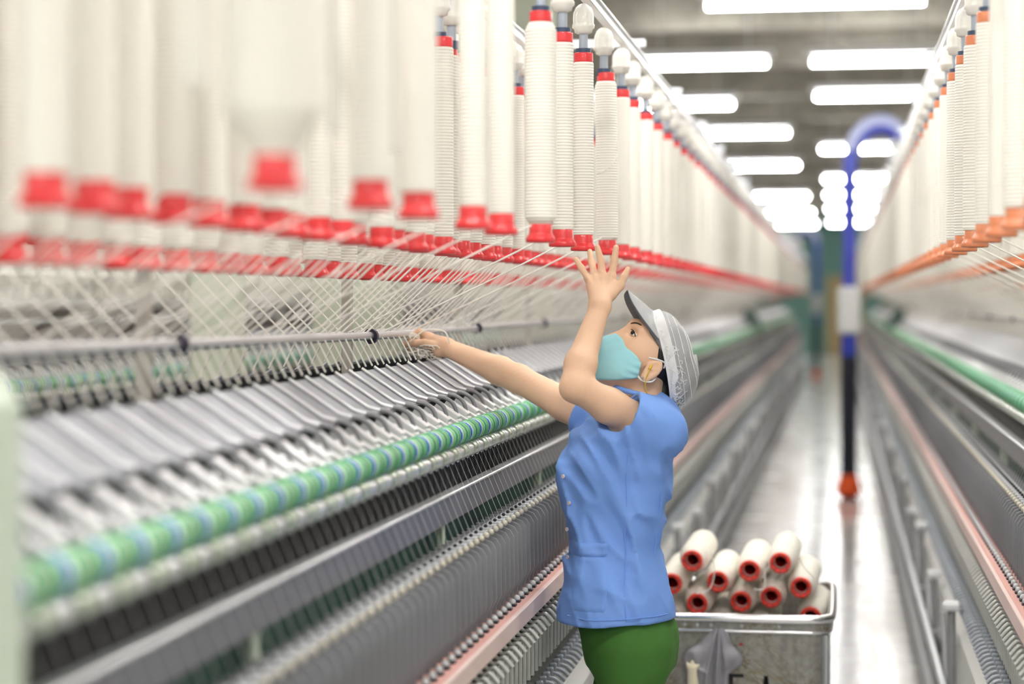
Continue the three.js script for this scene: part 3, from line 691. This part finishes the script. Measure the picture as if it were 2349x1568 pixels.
    return smin(d, er * hs, .006);
  };
  // raised left hand: back of the hand to the camera, thumb to the right
  const K = (a, b, w) => sheet(a, b, w);
  const fingersL = [
    [[1348, 637, .020], [1334, 614, .034], [1321, 594, .040], .0090],
    [[1363, 629, .028], [1358, 603, .062], [1353, 576, .092], .0095],
    [[1381, 625, .028], [1378, 595, .040], [1370, 567, .042], .0100],
    [[1403, 630, .020], [1409, 597, .028], [1413, 567, .030], .0100],
  ].map(q => [K(...q[0]), K(...q[1]), K(...q[2]), q[3]]);
  const thumbL = [K(1402, 676, -.01), K(1422, 655, .004), K(1431, 635, .012), K(1440, 616, .02)];
  const handField = (x, y, z) => {
    let p = cap(x, y, z, wrL, K(1356, 655, .005), .024, .0135);
    p = smin(p, cap(x, y, z, wrL, K(1368, 650, .012), .024, .0145), .015);
    p = smin(p, cap(x, y, z, wrL, K(1384, 648, .012), .024, .0150), .015);
    p = smin(p, cap(x, y, z, wrL, K(1400, 652, .006), .024, .0150), .015);
    p = smin(p, cap(x, y, z, K(1352, 641, .018), K(1404, 634, .018), .0105, .0115), .014);
    p = smin(p, cap(x, y, z, faL, wrL, .041, .0265), .01);
    let fg = 1;
    for (const [a, b, c, r] of fingersL) {
      const k = mix(a, K(1378, 680, -.01), .45);
      let d = cap(x, y, z, k, a, r * .9, r * 1.06); d = smin(d, cap(x, y, z, a, b, r * .98, r * .98), .006);
      d = smin(d, cap(x, y, z, b, c, r * 1.0, r * .78), .005);
      fg = Math.min(fg, d);
      const w0 = mix(a, K(1378, 690, -.02), .78), up = q => [q[0], q[1], q[2] + .0135];
      p = smin(p, cap(x, y, z, up(w0), up(a), .0030, .0042), .006);      // tendon on the back of the hand
    }
    let t = cap(x, y, z, thumbL[0], thumbL[1], .0145, .0115); t = smin(t, cap(x, y, z, thumbL[1], thumbL[2], .0108, .0100), .008);
    t = smin(t, cap(x, y, z, thumbL[2], thumbL[3], .0100, .0072), .005);
    return smin(smin(p, fg, .007), t, .012);
  };
  // right hand closed on the loose roving at the guide bar
  const hand2 = (x, y, z) => {
    let p = cap(x, y, z, wrR, sheet(985, 779, 0.500), .025, .022);
    p = smin(p, cap(x, y, z, wrR, sheet(992, 795, 0.520), .024, .021), .02);
    p = smin(p, cap(x, y, z, faR, wrR, .040, .026), .01);
    p = smin(p, cap(x, y, z, wrR, sheet(1003, 806, 0.475), .018, .013), .012);        // heel of the palm
    const ch = (pts, r) => { let d = 1; for (let i = 0; i < pts.length - 1; i++) d = smin(d, cap(x, y, z, pts[i], pts[i + 1], r * (1 - .06 * i), r * (.97 - .06 * i)), .005); return d; };
    const q = (...a) => a.map(s => sheet(...s));
    let fg = ch(q([985, 770, 0.500], [961, 760, 0.500], [944, 770, 0.500], [937, 786, 0.485]), .0105);              // index
    fg = Math.min(fg, ch(q([985, 782, 0.530], [957, 770, 0.540], [938, 785, 0.530], [940, 800, 0.505]), .0105));    // middle
    fg = Math.min(fg, ch(q([985, 792, 0.550], [960, 786, 0.560], [943, 799, 0.550], [948, 809, 0.520]), .0098));     // ring
    fg = Math.min(fg, ch(q([990, 800, 0.560], [970, 800, 0.570], [956, 808, 0.560], [962, 812, 0.535]), .0088));    // little
    const th = ch(q([1003, 793, 0.475], [974, 785, 0.462], [952, 785, 0.462], [929, 789, 0.470]), .0115);         // thumb
    return smin(smin(p, fg, .008), th, .008);
  };
  const bounds = (pts, m) => [[0, 1, 2].map(k => Math.min(...pts.map(p => p[k])) - m), [0, 1, 2].map(k => Math.max(...pts.map(p => p[k])) + m)];
  const parts = [];
  { const [a, b] = bounds([shL, elL, wrL, shR, elR, wrR, neckBase], .09); parts.push(net((x, y, z) => { let d = armsField(x, y, z); d = Math.max(d, -(Math.hypot(x - wrL[0], y - wrL[1], z - wrL[2]) - .008)); return d; }, a, b, .0075)); }
  { const [a, b] = bounds([H(.12, .14, 0), H(-.11, -.11, .09), H(-.11, -.11, -.09), neckBase, H(.11, -.11, 0), H(-.1, .14, 0), H(0, 0, .1), H(0, 0, -.1)], .02); parts.push(net(headField, a, b, .0036)); }
  { const [a, b] = bounds([...fingersL.flat().filter(Array.isArray), ...thumbL, wrL, mix(wrL, elL, .12)], .03); parts.push(net(handField, a, b, .0026)); }
  { const [a, b] = bounds([sheet(925, 750, .43), sheet(1040, 825, .60), wrR], .02); parts.push(net(hand2, a, b, .0028)); }
  const body = mesh('body', mg(parts), skin, person);
  body.userData.label = 'bare forearms, raised hand and upturned face';

  // eyes, brow, nails
  const onHead = (g, f, u, l) => {     // local x, y, z of a small shape become forward, up and left on the head
    const p = g.attributes.position;
    for (let i = 0; i < p.count; i++) { const q = H(f + p.getX(i), u + p.getY(i), l + p.getZ(i)); p.setXYZ(i, q[0], q[1], q[2]); }
    const ix = g.index; for (let i = 0; i < ix.count; i += 3) { const t = ix.getX(i + 1); ix.setX(i + 1, ix.getX(i + 2)); ix.setX(i + 2, t); }
    g.computeVertexNormals(); return g;
  };
  for (const s of [1, -1]) {
    const E = [.0745, .0465, s * .0345];
    const e = mesh('eye', onHead(new THREE.SphereGeometry(.0128, 20, 14).scale(1, .5, 1.0), ...E), S(0xf4efe9, .25), person);
    mesh('iris', onHead(new THREE.SphereGeometry(.0058, 14, 10).scale(.9, .95, .9).translate(.0082, .0014, s * .0074), ...E), S(0x1c120e, .2), e);
    mesh('eyelashes', onHead(tube([[-.002, -.003, s * .0142], [.0050, .0040, s * .0128], [.0100, .0068, s * .0085], [.0132, .0070, s * .002], [.0120, .0056, s * -.006]], .0013, 5, 16), ...E), hairM, e);
    const bp = []; for (let i = 0; i <= 8; i++) { const t = i / 8; bp.push(V(...H(.0925 - .008 * t - .020 * t * t, .0655 + .010 * Math.sin(t * 2.4), s * (.014 + .040 * t)))); }
    mesh('eyebrow', tube(bp, .0022, 6, 20), browM, person);
  }
  mesh('fingernail', new THREE.SphereGeometry(.0062, 10, 8).scale(1.1, .75, .35).translate(...sheet(936, 784, .457)), P(0xf0cdb9, .3, { clearcoat: .4 }), person);

  // hair
  const hairField = (x, y, z) => {
    const [f, u, l] = toH(x, y, z);
    let d = ell(f, u, l, [-.012, .038, 0], [.086, .071, .0760]);
    d = smin(d, ell(f, u, l, [-.078, -.046, 0], [.034, .050, .050]), .03);
    d = smax(d, (f + .000 - (u - .03) * .62), .006);
    d = smax(d, -(u + .098), .01);
    return d * hs;
  };
  { const [a, b] = bounds([H(.1, .15, 0), H(-.13, -.11, .09), H(-.13, -.11, -.09), H(-.1, .14, 0)], .02); mesh('hair', net(hairField, a, b, .005), hairM, person).userData.label = 'short black hair at temple and nape'; }

  // face mask
  const maskField = (x, y, z) => {
    const [f, u, l] = toH(x, y, z), L = Math.abs(l);
    let d = ell(f, u, l, [.038, -.030, 0], [.075, .090, .0735]);
    d = smin(d, cap(f, u, l, [.094, .022, 0], [.120, -.026, 0], .010, .015), .035);
    d = smin(d, cap(f, u, l, [.114, -.034, 0], [.084, -.082, 0], .018, .020), .04);
    const top = u - .022 - .10 * (f - .08) + .10 * L, bot = (-(f - .01) * .06 - (u + .040) * .073) / .0945, back = -(f - .026 - (u + .0) * .42);
    d += .0017 * Math.sin((u + .25 * f) * 330) * cl((.062 - f) / .04) + .0014 * fbm(f * 30, u * 30, l * 30);
    d = smax(smax(smax(d, top, .005), bot, .006), back * .92, .005);
    return d * hs;
  };
  { const [a, b] = bounds([H(.15, .03, 0), H(.0, -.13, .08), H(.0, -.13, -.08), H(.12, -.13, 0), H(0, .03, .08)], .02);
    const m = mesh('face_mask', net(maskField, a, b, .0034), maskM, person); m.userData.label = 'aqua cloth face mask';
    mesh('ear_strap', [tube([H(.036, .014, .064), H(.016, .020, .072), H(-.004, .028, .080), H(-.022, .030, .080), H(-.028, .018, .077)], .0026, 6, 20), tube([H(.014, -.034, .064), H(.006, -.038, .072), H(-.006, -.036, .080), H(-.020, -.028, .080), H(-.026, -.014, .077)], .0026, 6, 20)], whiteCloth, m); }
  mesh('ear_plug', [tube([H(.004, .002, .082), H(.002, -.012, .088), H(-.004, -.030, .083), H(-.020, -.052, .078), H(-.050, -.066, .066), H(-.075, -.068, .045)], .0016, 6, 24), rod(H(.003, .006, .078), H(.004, -.004, .086), .0034, 8)], S(0xe8c53a, .5), person);
  mesh('earring', new THREE.SphereGeometry(.0032, 8, 6).translate(...H(.006, -.031, .084)), M.chrome, person);

  // cap: crown and brim
  const crownField = (x, y, z) => {
    const [f, u, l] = toH(x, y, z);
    let d = ell(f, u, l, [-.004, .046, 0], [.090, .082, .0825]);
    d = smax(d, -(u - .050 - Math.max(0, f) * .42 + Math.max(0, -f - .02) * .55), .006);
    return d * hs;
  };
  const capG = new THREE.Group(); capG.name = 'cap'; person.add(capG); capG.userData.label = 'grey peaked cap';
  { const [a, b] = bounds([H(.1, .17, 0), H(-.14, .03, .1), H(-.14, .03, -.1), H(-.14, .17, 0), H(.1, .03, 0)], .02); mesh('crown', net(crownField, a, b, .005), capGrey, capG); }
  let brimNet;
  {
    const brim = (off) => { const pos = [], idx = [], n = 28, m = 10;
      for (let j = 0; j <= m; j++) for (let i = 0; i <= n; i++) {
        const t = -1 + 2 * i / n, r = j / m, l = .079 * Math.sin(t * 1.45) / Math.sin(1.45), q = Math.abs(l) / .079;
        const f0 = .056 - .030 * q * q, f1 = .146 - .119 * Math.pow(q, 3.0), f = f0 + (f1 - f0) * r, u = .119 - .050 * Math.pow(q, 1.6) + .08 * (f - .06) + off;
        pos.push(...H(f, u, l));
      }
      for (let j = 0; j < m; j++) for (let i = 0; i < n; i++) { const a = j * (n + 1) + i, b = a + 1, c = a + n + 1, d = c + 1; off > 0 ? idx.push(a, b, c, b, d, c) : idx.push(a, c, b, b, c, d); }
      const g = new THREE.BufferGeometry(); g.setAttribute('position', new THREE.Float32BufferAttribute(pos, 3)); g.setIndex(idx); g.computeVertexNormals(); return g; };
    const b = mesh('brim', brim(.0035), capGrey, capG); mesh('brim_underside', brim(-.0005), capGrey, b); brimNet = brim(.0060);
  }
  // hair net over the cap: two translucent shells and white lace edging
  const netM = P(0xf4f5f7, .9, { transparent: true, opacity: .40, side: THREE.DoubleSide });
  const bag = (grow, k) => {
    const pos = [], idx = [], n = 44, m = 26;
    for (let j = 0; j <= m; j++) for (let i = 0; i <= n; i++) {
      const a = 2 * Math.PI * i / n, r = Math.pow(j / m, .85);
      // half ellipsoid behind the opening ring, which runs from the top of the cap to the nape
      const th = r * Math.PI / 2, ca = Math.cos(a), sa = Math.sin(a);
      const wr = 1 + k * .030 * Math.sin(a * 9 + r * 4) * Math.sin(2 * th) + k * .02 * noise.noise(ca * 3, sa * 3, r * 4);
      const c = Math.pow(Math.cos(th), .85) * wr * grow, s = Math.sin(th) * grow * (.082 + .012 * (ca < 0 ? -ca : 0));
      const q = .130 * ca * c;
      const f = -.030 + .715 * q - .699 * s, u = .028 + .699 * q + .715 * s, l = .090 * sa * c;
      pos.push(...H(f, u, l));
    }
    for (let j = 0; j < m; j++) for (let i = 0; i < n; i++) { const a = j * (n + 1) + i, b = a + 1, c = a + n + 1, d = c + 1; idx.push(a, c, b, b, c, d); }
    const g = new THREE.BufferGeometry(); g.setAttribute('position', new THREE.Float32BufferAttribute(pos, 3)); g.setIndex(idx); g.computeVertexNormals(); return g;
  };
  mesh('crown_back', bag(.965, .4), capGrey, capG);
  const hn = mesh('hair_net', mg([bag(1.02, 1), brimNet]), netM, person); hn.userData.label = 'white see-through hair net with lace edge over the cap';
  {
    const ringPt = (a, s, w) => { const ca = Math.cos(a), q = .130 * ca * w, v = s; return V(...H(-.030 + .715 * q - .699 * v, .028 + .699 * q + .715 * v, .090 * Math.sin(a) * w)); };
    const band = (s0, s1, w0, w1) => { const pos = [], idx = [], N = 48; for (let i = 0; i <= N; i++) { const a = 2 * Math.PI * i / N; pos.push(...ringPt(a, s0, w0).toArray(), ...ringPt(a, s1 * (Math.cos(a) > -.3 ? 1 : .5), w1).toArray()); } for (let i = 0; i < N; i++) idx.push(2 * i, 2 * i + 1, 2 * i + 2, 2 * i + 1, 2 * i + 3, 2 * i + 2); const g = new THREE.BufferGeometry(); g.setAttribute('position', new THREE.Float32BufferAttribute(pos, 3)); g.setIndex(idx); g.computeVertexNormals(); return g; };
    mesh('net_band', [band(-.006, .022, 1.01, 1.028)], P(0xf7f8fa, .85, { transparent: true, opacity: .78, side: THREE.DoubleSide }), hn);
    const lace = [];
    for (let q = 0; q < 64; q++) {
      let a = rr(1.2, 3.0), s = rr(.004, .034); const pts = [];
      for (let i = 0; i < 4; i++) { a += rr(-.07, .09); s += rr(-.010, .010); s = Math.max(.002, s); const t = s / .09; pts.push(ringPt(a, s, 1.045 * Math.sqrt(Math.max(.1, 1 - t * t)))); }
      lace.push(tube(pts, .0008, 4, 8));
    }
    for (let k = 0; k < 18; k++) { let q = rr(.15, .8), ra = rr(.15, .85); const pts = []; for (let i = 0; i < 4; i++) { q = cl(q + rr(-.08, .08)); ra = cl(ra + rr(-.14, .14)); const f0 = .056 - .030 * q * q, f1 = .146 - .119 * Math.pow(q, 3.0), f = f0 + (f1 - f0) * ra; pts.push(V(...H(f, .119 - .050 * Math.pow(q, 1.6) + .08 * (f - .06) + .005, .079 * q))); } lace.push(tube(pts, .0007, 4, 8)); }
    const folds = [];
    for (const t of [.38, .62, .95, 1.2]) { const pts = []; for (let i = 0; i <= 14; i++) { const a0 = .25 + i / 14 * 2.6 + .05 * Math.sin(i + t * 9), c2 = Math.pow(Math.cos(t), .85) * 1.03, s2 = Math.sin(t) * 1.03 * (.082 + .012 * Math.max(0, -Math.cos(a0))), q = .130 * Math.cos(a0) * c2; pts.push(V(...H(-.030 + .715 * q - .699 * s2, .028 + .699 * q + .715 * s2, .0905 * Math.sin(a0) * c2))); } folds.push(tube(pts, .0009, 5, 30)); }
    mesh('net_fold', folds, whiteCloth, hn);
    mesh('lace', lace, whiteCloth, hn);
  }

  // shirt
  const rowsS = [[898, 1462, 1520, .075], [915, 1428, 1540, .115], [935, 1385, 1552, .150], [960, 1345, 1561, .170], [1000, 1310, 1560, .178], [1060, 1285, 1546, .172], [1110, 1285, 1540, .165], [1180, 1295, 1524, .155], [1250, 1299, 1515, .155], [1330, 1289, 1537, .168], [1400, 1278, 1549, .178], [1440, 1273, 1552, .18]]
    .map(([b, p, q, w]) => { const A = sheet(p, b), B = sheet(q, b); return [A[1], (A[0] + B[0]) / 2, (B[0] - A[0]) / 2, w]; });
  const sect = (rows, y) => {
    if (y >= rows[0][0]) return rows[0]; const L = rows[rows.length - 1]; if (y <= L[0]) return L;
    let i = 0; while (rows[i + 1][0] > y) i++;
    const a = rows[i], b = rows[i + 1]; let t = (a[0] - y) / (a[0] - b[0]); t = t * t * (3 - 2 * t) * .5 + t * .5;
    return a.map((q, k) => q + (b[k] - q) * t);
  };
  const topY = sheet(0, 896)[1], hemF = y0 => y0;
  const slvL0 = sheet(1520, 992, -.098), slvL1 = sheet(1441, 955, -.120), slvR0 = sheet(1412, 988, .13), slvR1 = sheet(1328, 948, .185);
  const nrm = (a, b) => { const v = [0, 1, 2].map(k => b[k] - a[k]), l = Math.hypot(...v); return v.map(q => q / l); };
  const nL = nrm(slvL0, slvL1), nR = nrm(slvR0, slvR1);
  const pl = (x, y, z, p, n) => (x - p[0]) * n[0] + (y - p[1]) * n[1] + (z - p[2]) * n[2];
  const wrinkle = (x, y, z) => {
    const rg = (n, p) => Math.pow(Math.min(1, Math.abs(n) * 1.6), p);
    const side = rg(noise.noise(x * 7 + y * 5.5, y * 2.4 - x * 3.0, z * 5 + 3), .8), fine = rg(noise.noise(x * 19 + y * 10, y * 5 - x * 5, z * 11), .8);
    const low = cl((1.25 - y) / .3);
    const gather = Math.sin((x * 20 + y * 3) * 2 * Math.PI * .5 + 3 * noise.noise(x * 4, y * 3, z * 4)) * cl((1.02 - y) / .25);
    const diag = Math.sin((x * .8 + y * .6) * 60 + 4 * noise.noise(x * 5, y * 5, z * 5)) * Math.exp(-Math.pow((y - 1.12) / .09, 2));
    const k = .45 + .55 * cl((y - .74) / .12);
    return k * (.020 * (side - .35) + .009 * (fine - .4) + .0036 * gather * low + .0045 * diag);
  };
  const shirtField = (x, y, z) => {
    const [, cx, a, w] = sect(rowsS, y), ex = 2.3;
    const q = Math.pow(Math.pow(Math.abs((x - cx) / a), ex) + Math.pow(Math.abs(z / w), ex), 1 / ex);
    let d = (q - 1) * Math.min(a, w) * .92;
    d = smax(d, y - topY, .03);
    d += wrinkle(x, y, z);
    let s = cap(x, y, z, slvL0, slvL1, .068, .0705) - .0; s = smax(s, pl(x, y, z, slvL1, nL), .004) + .5 * wrinkle(x * 1.3, y, z);
    let t = cap(x, y, z, slvR0, slvR1, .066, .058); t = smax(t, pl(x, y, z, slvR1, nR), .004);
    d = smin(smin(d, s, .03), t, .03);
    d = smax(d, -smax(cap(x, y, z, mix(slvL1, slvL0, .1), [slvL1[0] + nL[0] * .1, slvL1[1] + nL[1] * .1, slvL1[2] + nL[2] * .1], .0575, .0575), -pl(x, y, z, mix(slvL0, slvL1, .62), nL), .002), .002);
    d = smax(d, -cap(x, y, z, sheet(1462, 915), neckTop, .062, .062), .006);
    const hem = sheet(0, 1416)[1] + (x - cx) * .05 + .0015 * Math.sin(x * 30 + z * 9);
    d = smax(d, hem - y, .004);
    return d;
  };
  { const [a, b] = bounds([sheet(1262, 1430), sheet(1575, 890)], .02); a[2] = -.30; b[2] = .22;
    const sh = mesh('shirt', net(shirtField, a, b, .0058), shirtM, person); sh.userData.label = 'light blue short-sleeved work shirt';
    const surf = (x, y) => { let z = .26; for (let i = 0; i < 90; i++) { const d = shirtField(x, y, z); if (d < .0008) break; z -= Math.max(.0012, d * .6); if (z < 0) break; } return z; };
    const patch = (p0, p1, b0, b1, nx, ny, off, round = 0) => {
      const pos = [], idx = [];
      for (let j = 0; j <= ny; j++) for (let i = 0; i <= nx; i++) {
        const v = j / ny; let u = i / nx; const inset = round && v > .8 ? (v - .8) * .5 * round : 0; u = inset + u * (1 - 2 * inset);
        const s = sheet(p0 + (p1 - p0) * u, b0 + (b1 - b0) * v), edge = Math.min(i, nx - i, j, ny - j) === 0;
        pos.push(s[0], s[1], surf(s[0], s[1]) + (edge ? -.001 : off));
      }
      for (let j = 0; j < ny; j++) for (let i = 0; i < nx; i++) { const a2 = j * (nx + 1) + i, b2 = a2 + 1, c = a2 + nx + 1, d = c + 1; idx.push(a2, c, b2, b2, c, d); }
      const g = new THREE.BufferGeometry(); g.setAttribute('position', new THREE.Float32BufferAttribute(pos, 3)); g.setIndex(idx); g.computeVertexNormals(); return g;
    };
    const shirtPlain = P(0x7aa5f0, .72, { sheen: .4, sheenRoughness: .5, sheenColor: new THREE.Color(0x9db8f0) });
    mesh('pocket', patch(1308, 1386, 1262, 1384, 14, 20, .0035, .5), shirtPlain, sh);
    mesh('pocket_flap', patch(1305, 1389, 1232, 1264, 14, 6, .0055), shirtPlain, sh);
    for (const [a2, b2] of [[1288, 1087], [1301, 1146], [1297, 1209], [1299, 1276]]) { const s = sheet(a2 + 5, b2); const zz = Math.max(surf(s[0], s[1]), .01); mesh('button', new THREE.CylinderGeometry(.0055, .0055, .003, 12).rotateX(Math.PI / 2).rotateY(-.9).translate(s[0] - .003, s[1], zz + .002), S(0xe9d9d2, .4), sh); }
    const seamPts = (list) => list.map(([p, b]) => { const s = sheet(p, b); return V(s[0], s[1], surf(s[0], s[1]) + .0004); });
    mesh('seam', [tube(seamPts([[1432, 1030], [1430, 1080], [1431, 1140], [1427, 1200], [1429, 1260], [1426, 1320], [1428, 1380], [1430, 1405]]), .0016, 5, 60), tube(seamPts([[1300, 1398], [1340, 1401], [1380, 1400], [1420, 1398], [1460, 1395], [1500, 1394], [1535, 1393]]), .0014, 5, 60), tube(seamPts([[1515, 1070], [1511, 1120], [1507, 1170], [1501, 1220], [1496, 1260]]), .0014, 5, 40)], shirtPlain, sh);
    const rim = []; { const up = V(0, 1, 0), n = V(...nL), e1 = up.clone().cross(n).normalize(), e2 = n.clone().cross(e1); for (let i = 0; i < 28; i++) { const t = i / 28 * 2 * Math.PI; rim.push(V(...slvL1).addScaledVector(e1, .0665 * Math.cos(t)).addScaledVector(e2, .0665 * Math.sin(t)).addScaledVector(n, -.002)); } }
    mesh('sleeve_hem', tube(rim, .0042, 8, 60, true), shirtPlain, sh);
    const col = []; for (let i = 0; i <= 24; i++) { const t = i / 24 * 2 * Math.PI, c = sheet(1462, 906); col.push(V(c[0] + .060 * Math.cos(t), c[1] + .006 - .016 * Math.cos(t), -.008 + .060 * Math.sin(t))); }
    mesh('collar', tube(col, .0075, 8, 60, false), shirtPlain, sh);
  }
  // trousers and shoes
  const hipY = sheet(0, 1395)[1];
  const rowsT = [[1380, 1334, 1530, .145], [1412, 1331, 1543, .152], [1435, 1329, 1555, .162], [1470, 1334, 1559, .168], [1520, 1341, 1554, .165], [1568, 1350, 1546, .16]].map(([b, p, q, w]) => { const A = sheet(p, b), B = sheet(q, b); return [A[1], (A[0] + B[0]) / 2, (B[0] - A[0]) / 2, w]; });
  const trField = (x, y, z) => {
    const [, cx, a, w] = sect(rowsT, y), q = Math.hypot((x - cx) / a, z / w);
    let d = (q - 1) * Math.min(a, w);
    const ly = rowsT[rowsT.length - 1][0];
    d = smax(d, ly + .02 - y, .05);
    for (const s of [1, -1]) {
      let g = cap(x, y, z, [.022, ly + .10, s * .078], [.010, .44, s * .085], .098, .080);
      g = smin(g, cap(x, y, z, [.010, .44, s * .085], [.03, .04, s * .09], .080, .078), .05);
      d = smin(d, g, .03);
    }
    d += .006 * noise.noise(x * 10, y * 5, z * 10) + .002 * noise.noise(x * 26, y * 12, z * 26);
    d = smax(d, .05 - y, .004);
    return smax(d, y - hipY, .004);
  };
  mesh('trousers', net(trField, [-.2, .03, -.22], [.24, hipY + .02, .22], .0085), trouserM, person).userData.label = 'dark green work trousers';
  for (const s of [1, -1]) {
    const sf = (x, y, z) => smax(smin(cap(x, y, z, [.05, .05, s * .09], [-.10, .038, s * .09], .045, .036), cap(x, y, z, [.05, .05, s * .09], [.04, .10, s * .09], .04, .038), .02), .004 - y, .004);
    mesh('shoe', net(sf, [-.17, -.01, s * .09 - .07], [.12, .16, s * .09 + .07], .009), M.black, person);
  }
  // loose roving bunched in the closed hand, a strand looped round the wrist
  const wad = [];
  for (let i = 0; i < 48; i++) {
    const p = []; let a = rr(930, 985), b = rr(788, 812), w = rr(.455, .50);
    for (let k = 0; k < 5; k++) { p.push(V(...sheet(a, b, w))); a += rr(-4, 16); b += rr(-5, 9); w += rr(-.01, .01); }
    wad.push(tube(p, rr(.0012, .0024), 5, 12));
  }
  for (let i = 0; i < 7; i++) wad.push(tube([sheet(928, 770 + i, .47), sheet(945 + i, 764 + i, .475), sheet(962, 770 + i * 2, .48)].map(q => V(...q)), .003, 5, 8));
  const wm = mesh('roving_waste', wad, M.strand); wm.position.copy(person.position); wm.rotation.y = YAW;
  tag(wm, 'crumpled white roving bunched in the hand at the guide bar', 'yarn');
  const loop = mesh('roving_loop', tube([sheet(940, 782, .452), sheet(975, 757, .475), sheet(1005, 756, .49), sheet(1022, 762, .46), sheet(1030, 780, .452), sheet(1033, 800, .456)].map(q => V(...q)), .0022, 6, 30), M.strand);
  loop.position.copy(person.position); loop.rotation.y = YAW; tag(loop, 'thin roving strand looped over the wrist of the reaching arm', 'yarn');
}

// grey cloth hung on the cart's end
{
  const g = group('work_jacket', -.378, .488, -6.523); tag(g, 'crumpled grey jacket hanging on the end of the steel cart', 'jacket');
  const k = .001404, T = [[0, -8, 8], [15, -28, 22], [38, -50, 30], [55, -77, 48], [71, -84, 56], [85, -83, 52], [95, -79, 38], [108, -76, 22], [163, -72, 18], [263, -70, 16]];
  const pos = [], uv = [], idx = [], nx = 64, ny = 90;
  for (let j = 0; j <= ny; j++) for (let i = 0; i <= nx; i++) {
    const yy = 263 * j / ny; let q = 0; while (q < T.length - 2 && T[q + 1][0] < yy) q++;
    const t = (yy - T[q][0]) / (T[q + 1][0] - T[q][0]), xl = T[q][1] + (T[q + 1][1] - T[q][1]) * t, xr = T[q][2] + (T[q + 1][2] - T[q][2]) * t, u = i / nx, x = xl + (xr - xl) * u;
    const s = Math.min(1, yy / 60), edge = Math.pow(Math.sin(Math.PI * Math.min(1, Math.max(0, u))), .45);
    let z = .010 + .010 * s;
    for (const [x0, x1, w, h] of [[-6, -24, 4.5, .012], [-2, -13, 3.2, -.010], [1, -3, 6, .016], [4, 7, 2.6, -.008], [5, 16, 5, .010]]) { const c0 = x0 + (x1 - x0) * Math.min(1.3, yy / 90), ww = w * (.55 + .45 * s); z += h * Math.exp(-(((x - c0) / ww) ** 2)) * Math.min(1, .35 + yy / 40); }
    const lobe = Math.exp(-(((x - 36) / 17) ** 2) - (((yy - 66) / 22) ** 2)); z += .020 * lobe - .012 * Math.exp(-(((x - 27 + (yy - 88) * .5) / 5) ** 2) - (((yy - 88) / 16) ** 2));
    z += .014 * Math.exp(-(((x + 58 - (yy - 60) * .4) / 14) ** 2) - (((yy - 62) / 30) ** 2)) - .010 * Math.exp(-(((x + 44) / 9) ** 2) - (((yy - 82) / 14) ** 2)) + .009 * Math.exp(-(((yy - 96 - (x + 45) * .5) / 6) ** 2) - (((x + 42) / 18) ** 2));
    z += .0018 * noise.noise(x * .12, yy * .06, 2);
    pos.push(x * k, -yy * k, Math.max(.0005, z * edge)); uv.push(x * k * 20, yy * k * 20);
  }
  for (let j = 0; j < ny; j++) for (let i = 0; i < nx; i++) { const a = j * (nx + 1) + i, b = a + 1, c2 = a + nx + 1, d = c2 + 1; idx.push(a, c2, b, b, c2, d); }
  const q = new THREE.BufferGeometry(); q.setAttribute('position', new THREE.Float32BufferAttribute(pos, 3)); q.setAttribute('uv', new THREE.Float32BufferAttribute(uv, 2)); q.setIndex(idx); q.computeVertexNormals();
  mesh('cloth', q, P(0xa09fa6, .75, { sheen: .4, side: THREE.DoubleSide }), g);
  const gl = net((x, y, z) => { let d = cap(x, y, z, [0, 0, 0], [.002, -.10, .004], .014, .022); d = smin(d, cap(x, y, z, [-.014, .004, 0], [-.018, .018, 0], .006, .005), .008); d = smin(d, cap(x, y, z, [.014, .004, 0], [.020, .010, 0], .006, .005), .008); d = smin(d, cap(x, y, z, [.0, .008, 0], [.0, .022, 0], .006, .005), .008); return d + .002 * noise.noise(x * 60, y * 30, z * 60); }, [-.05, -.14, -.04], [.05, .05, .04], .004);
  const gm = mesh('cuff', gl, S(0xe9e0c4, .8), g); gm.position.set(-.084, -.128, .040); gm.userData.label = 'cream lining poking out';
}
renderer.render(scene, camera);
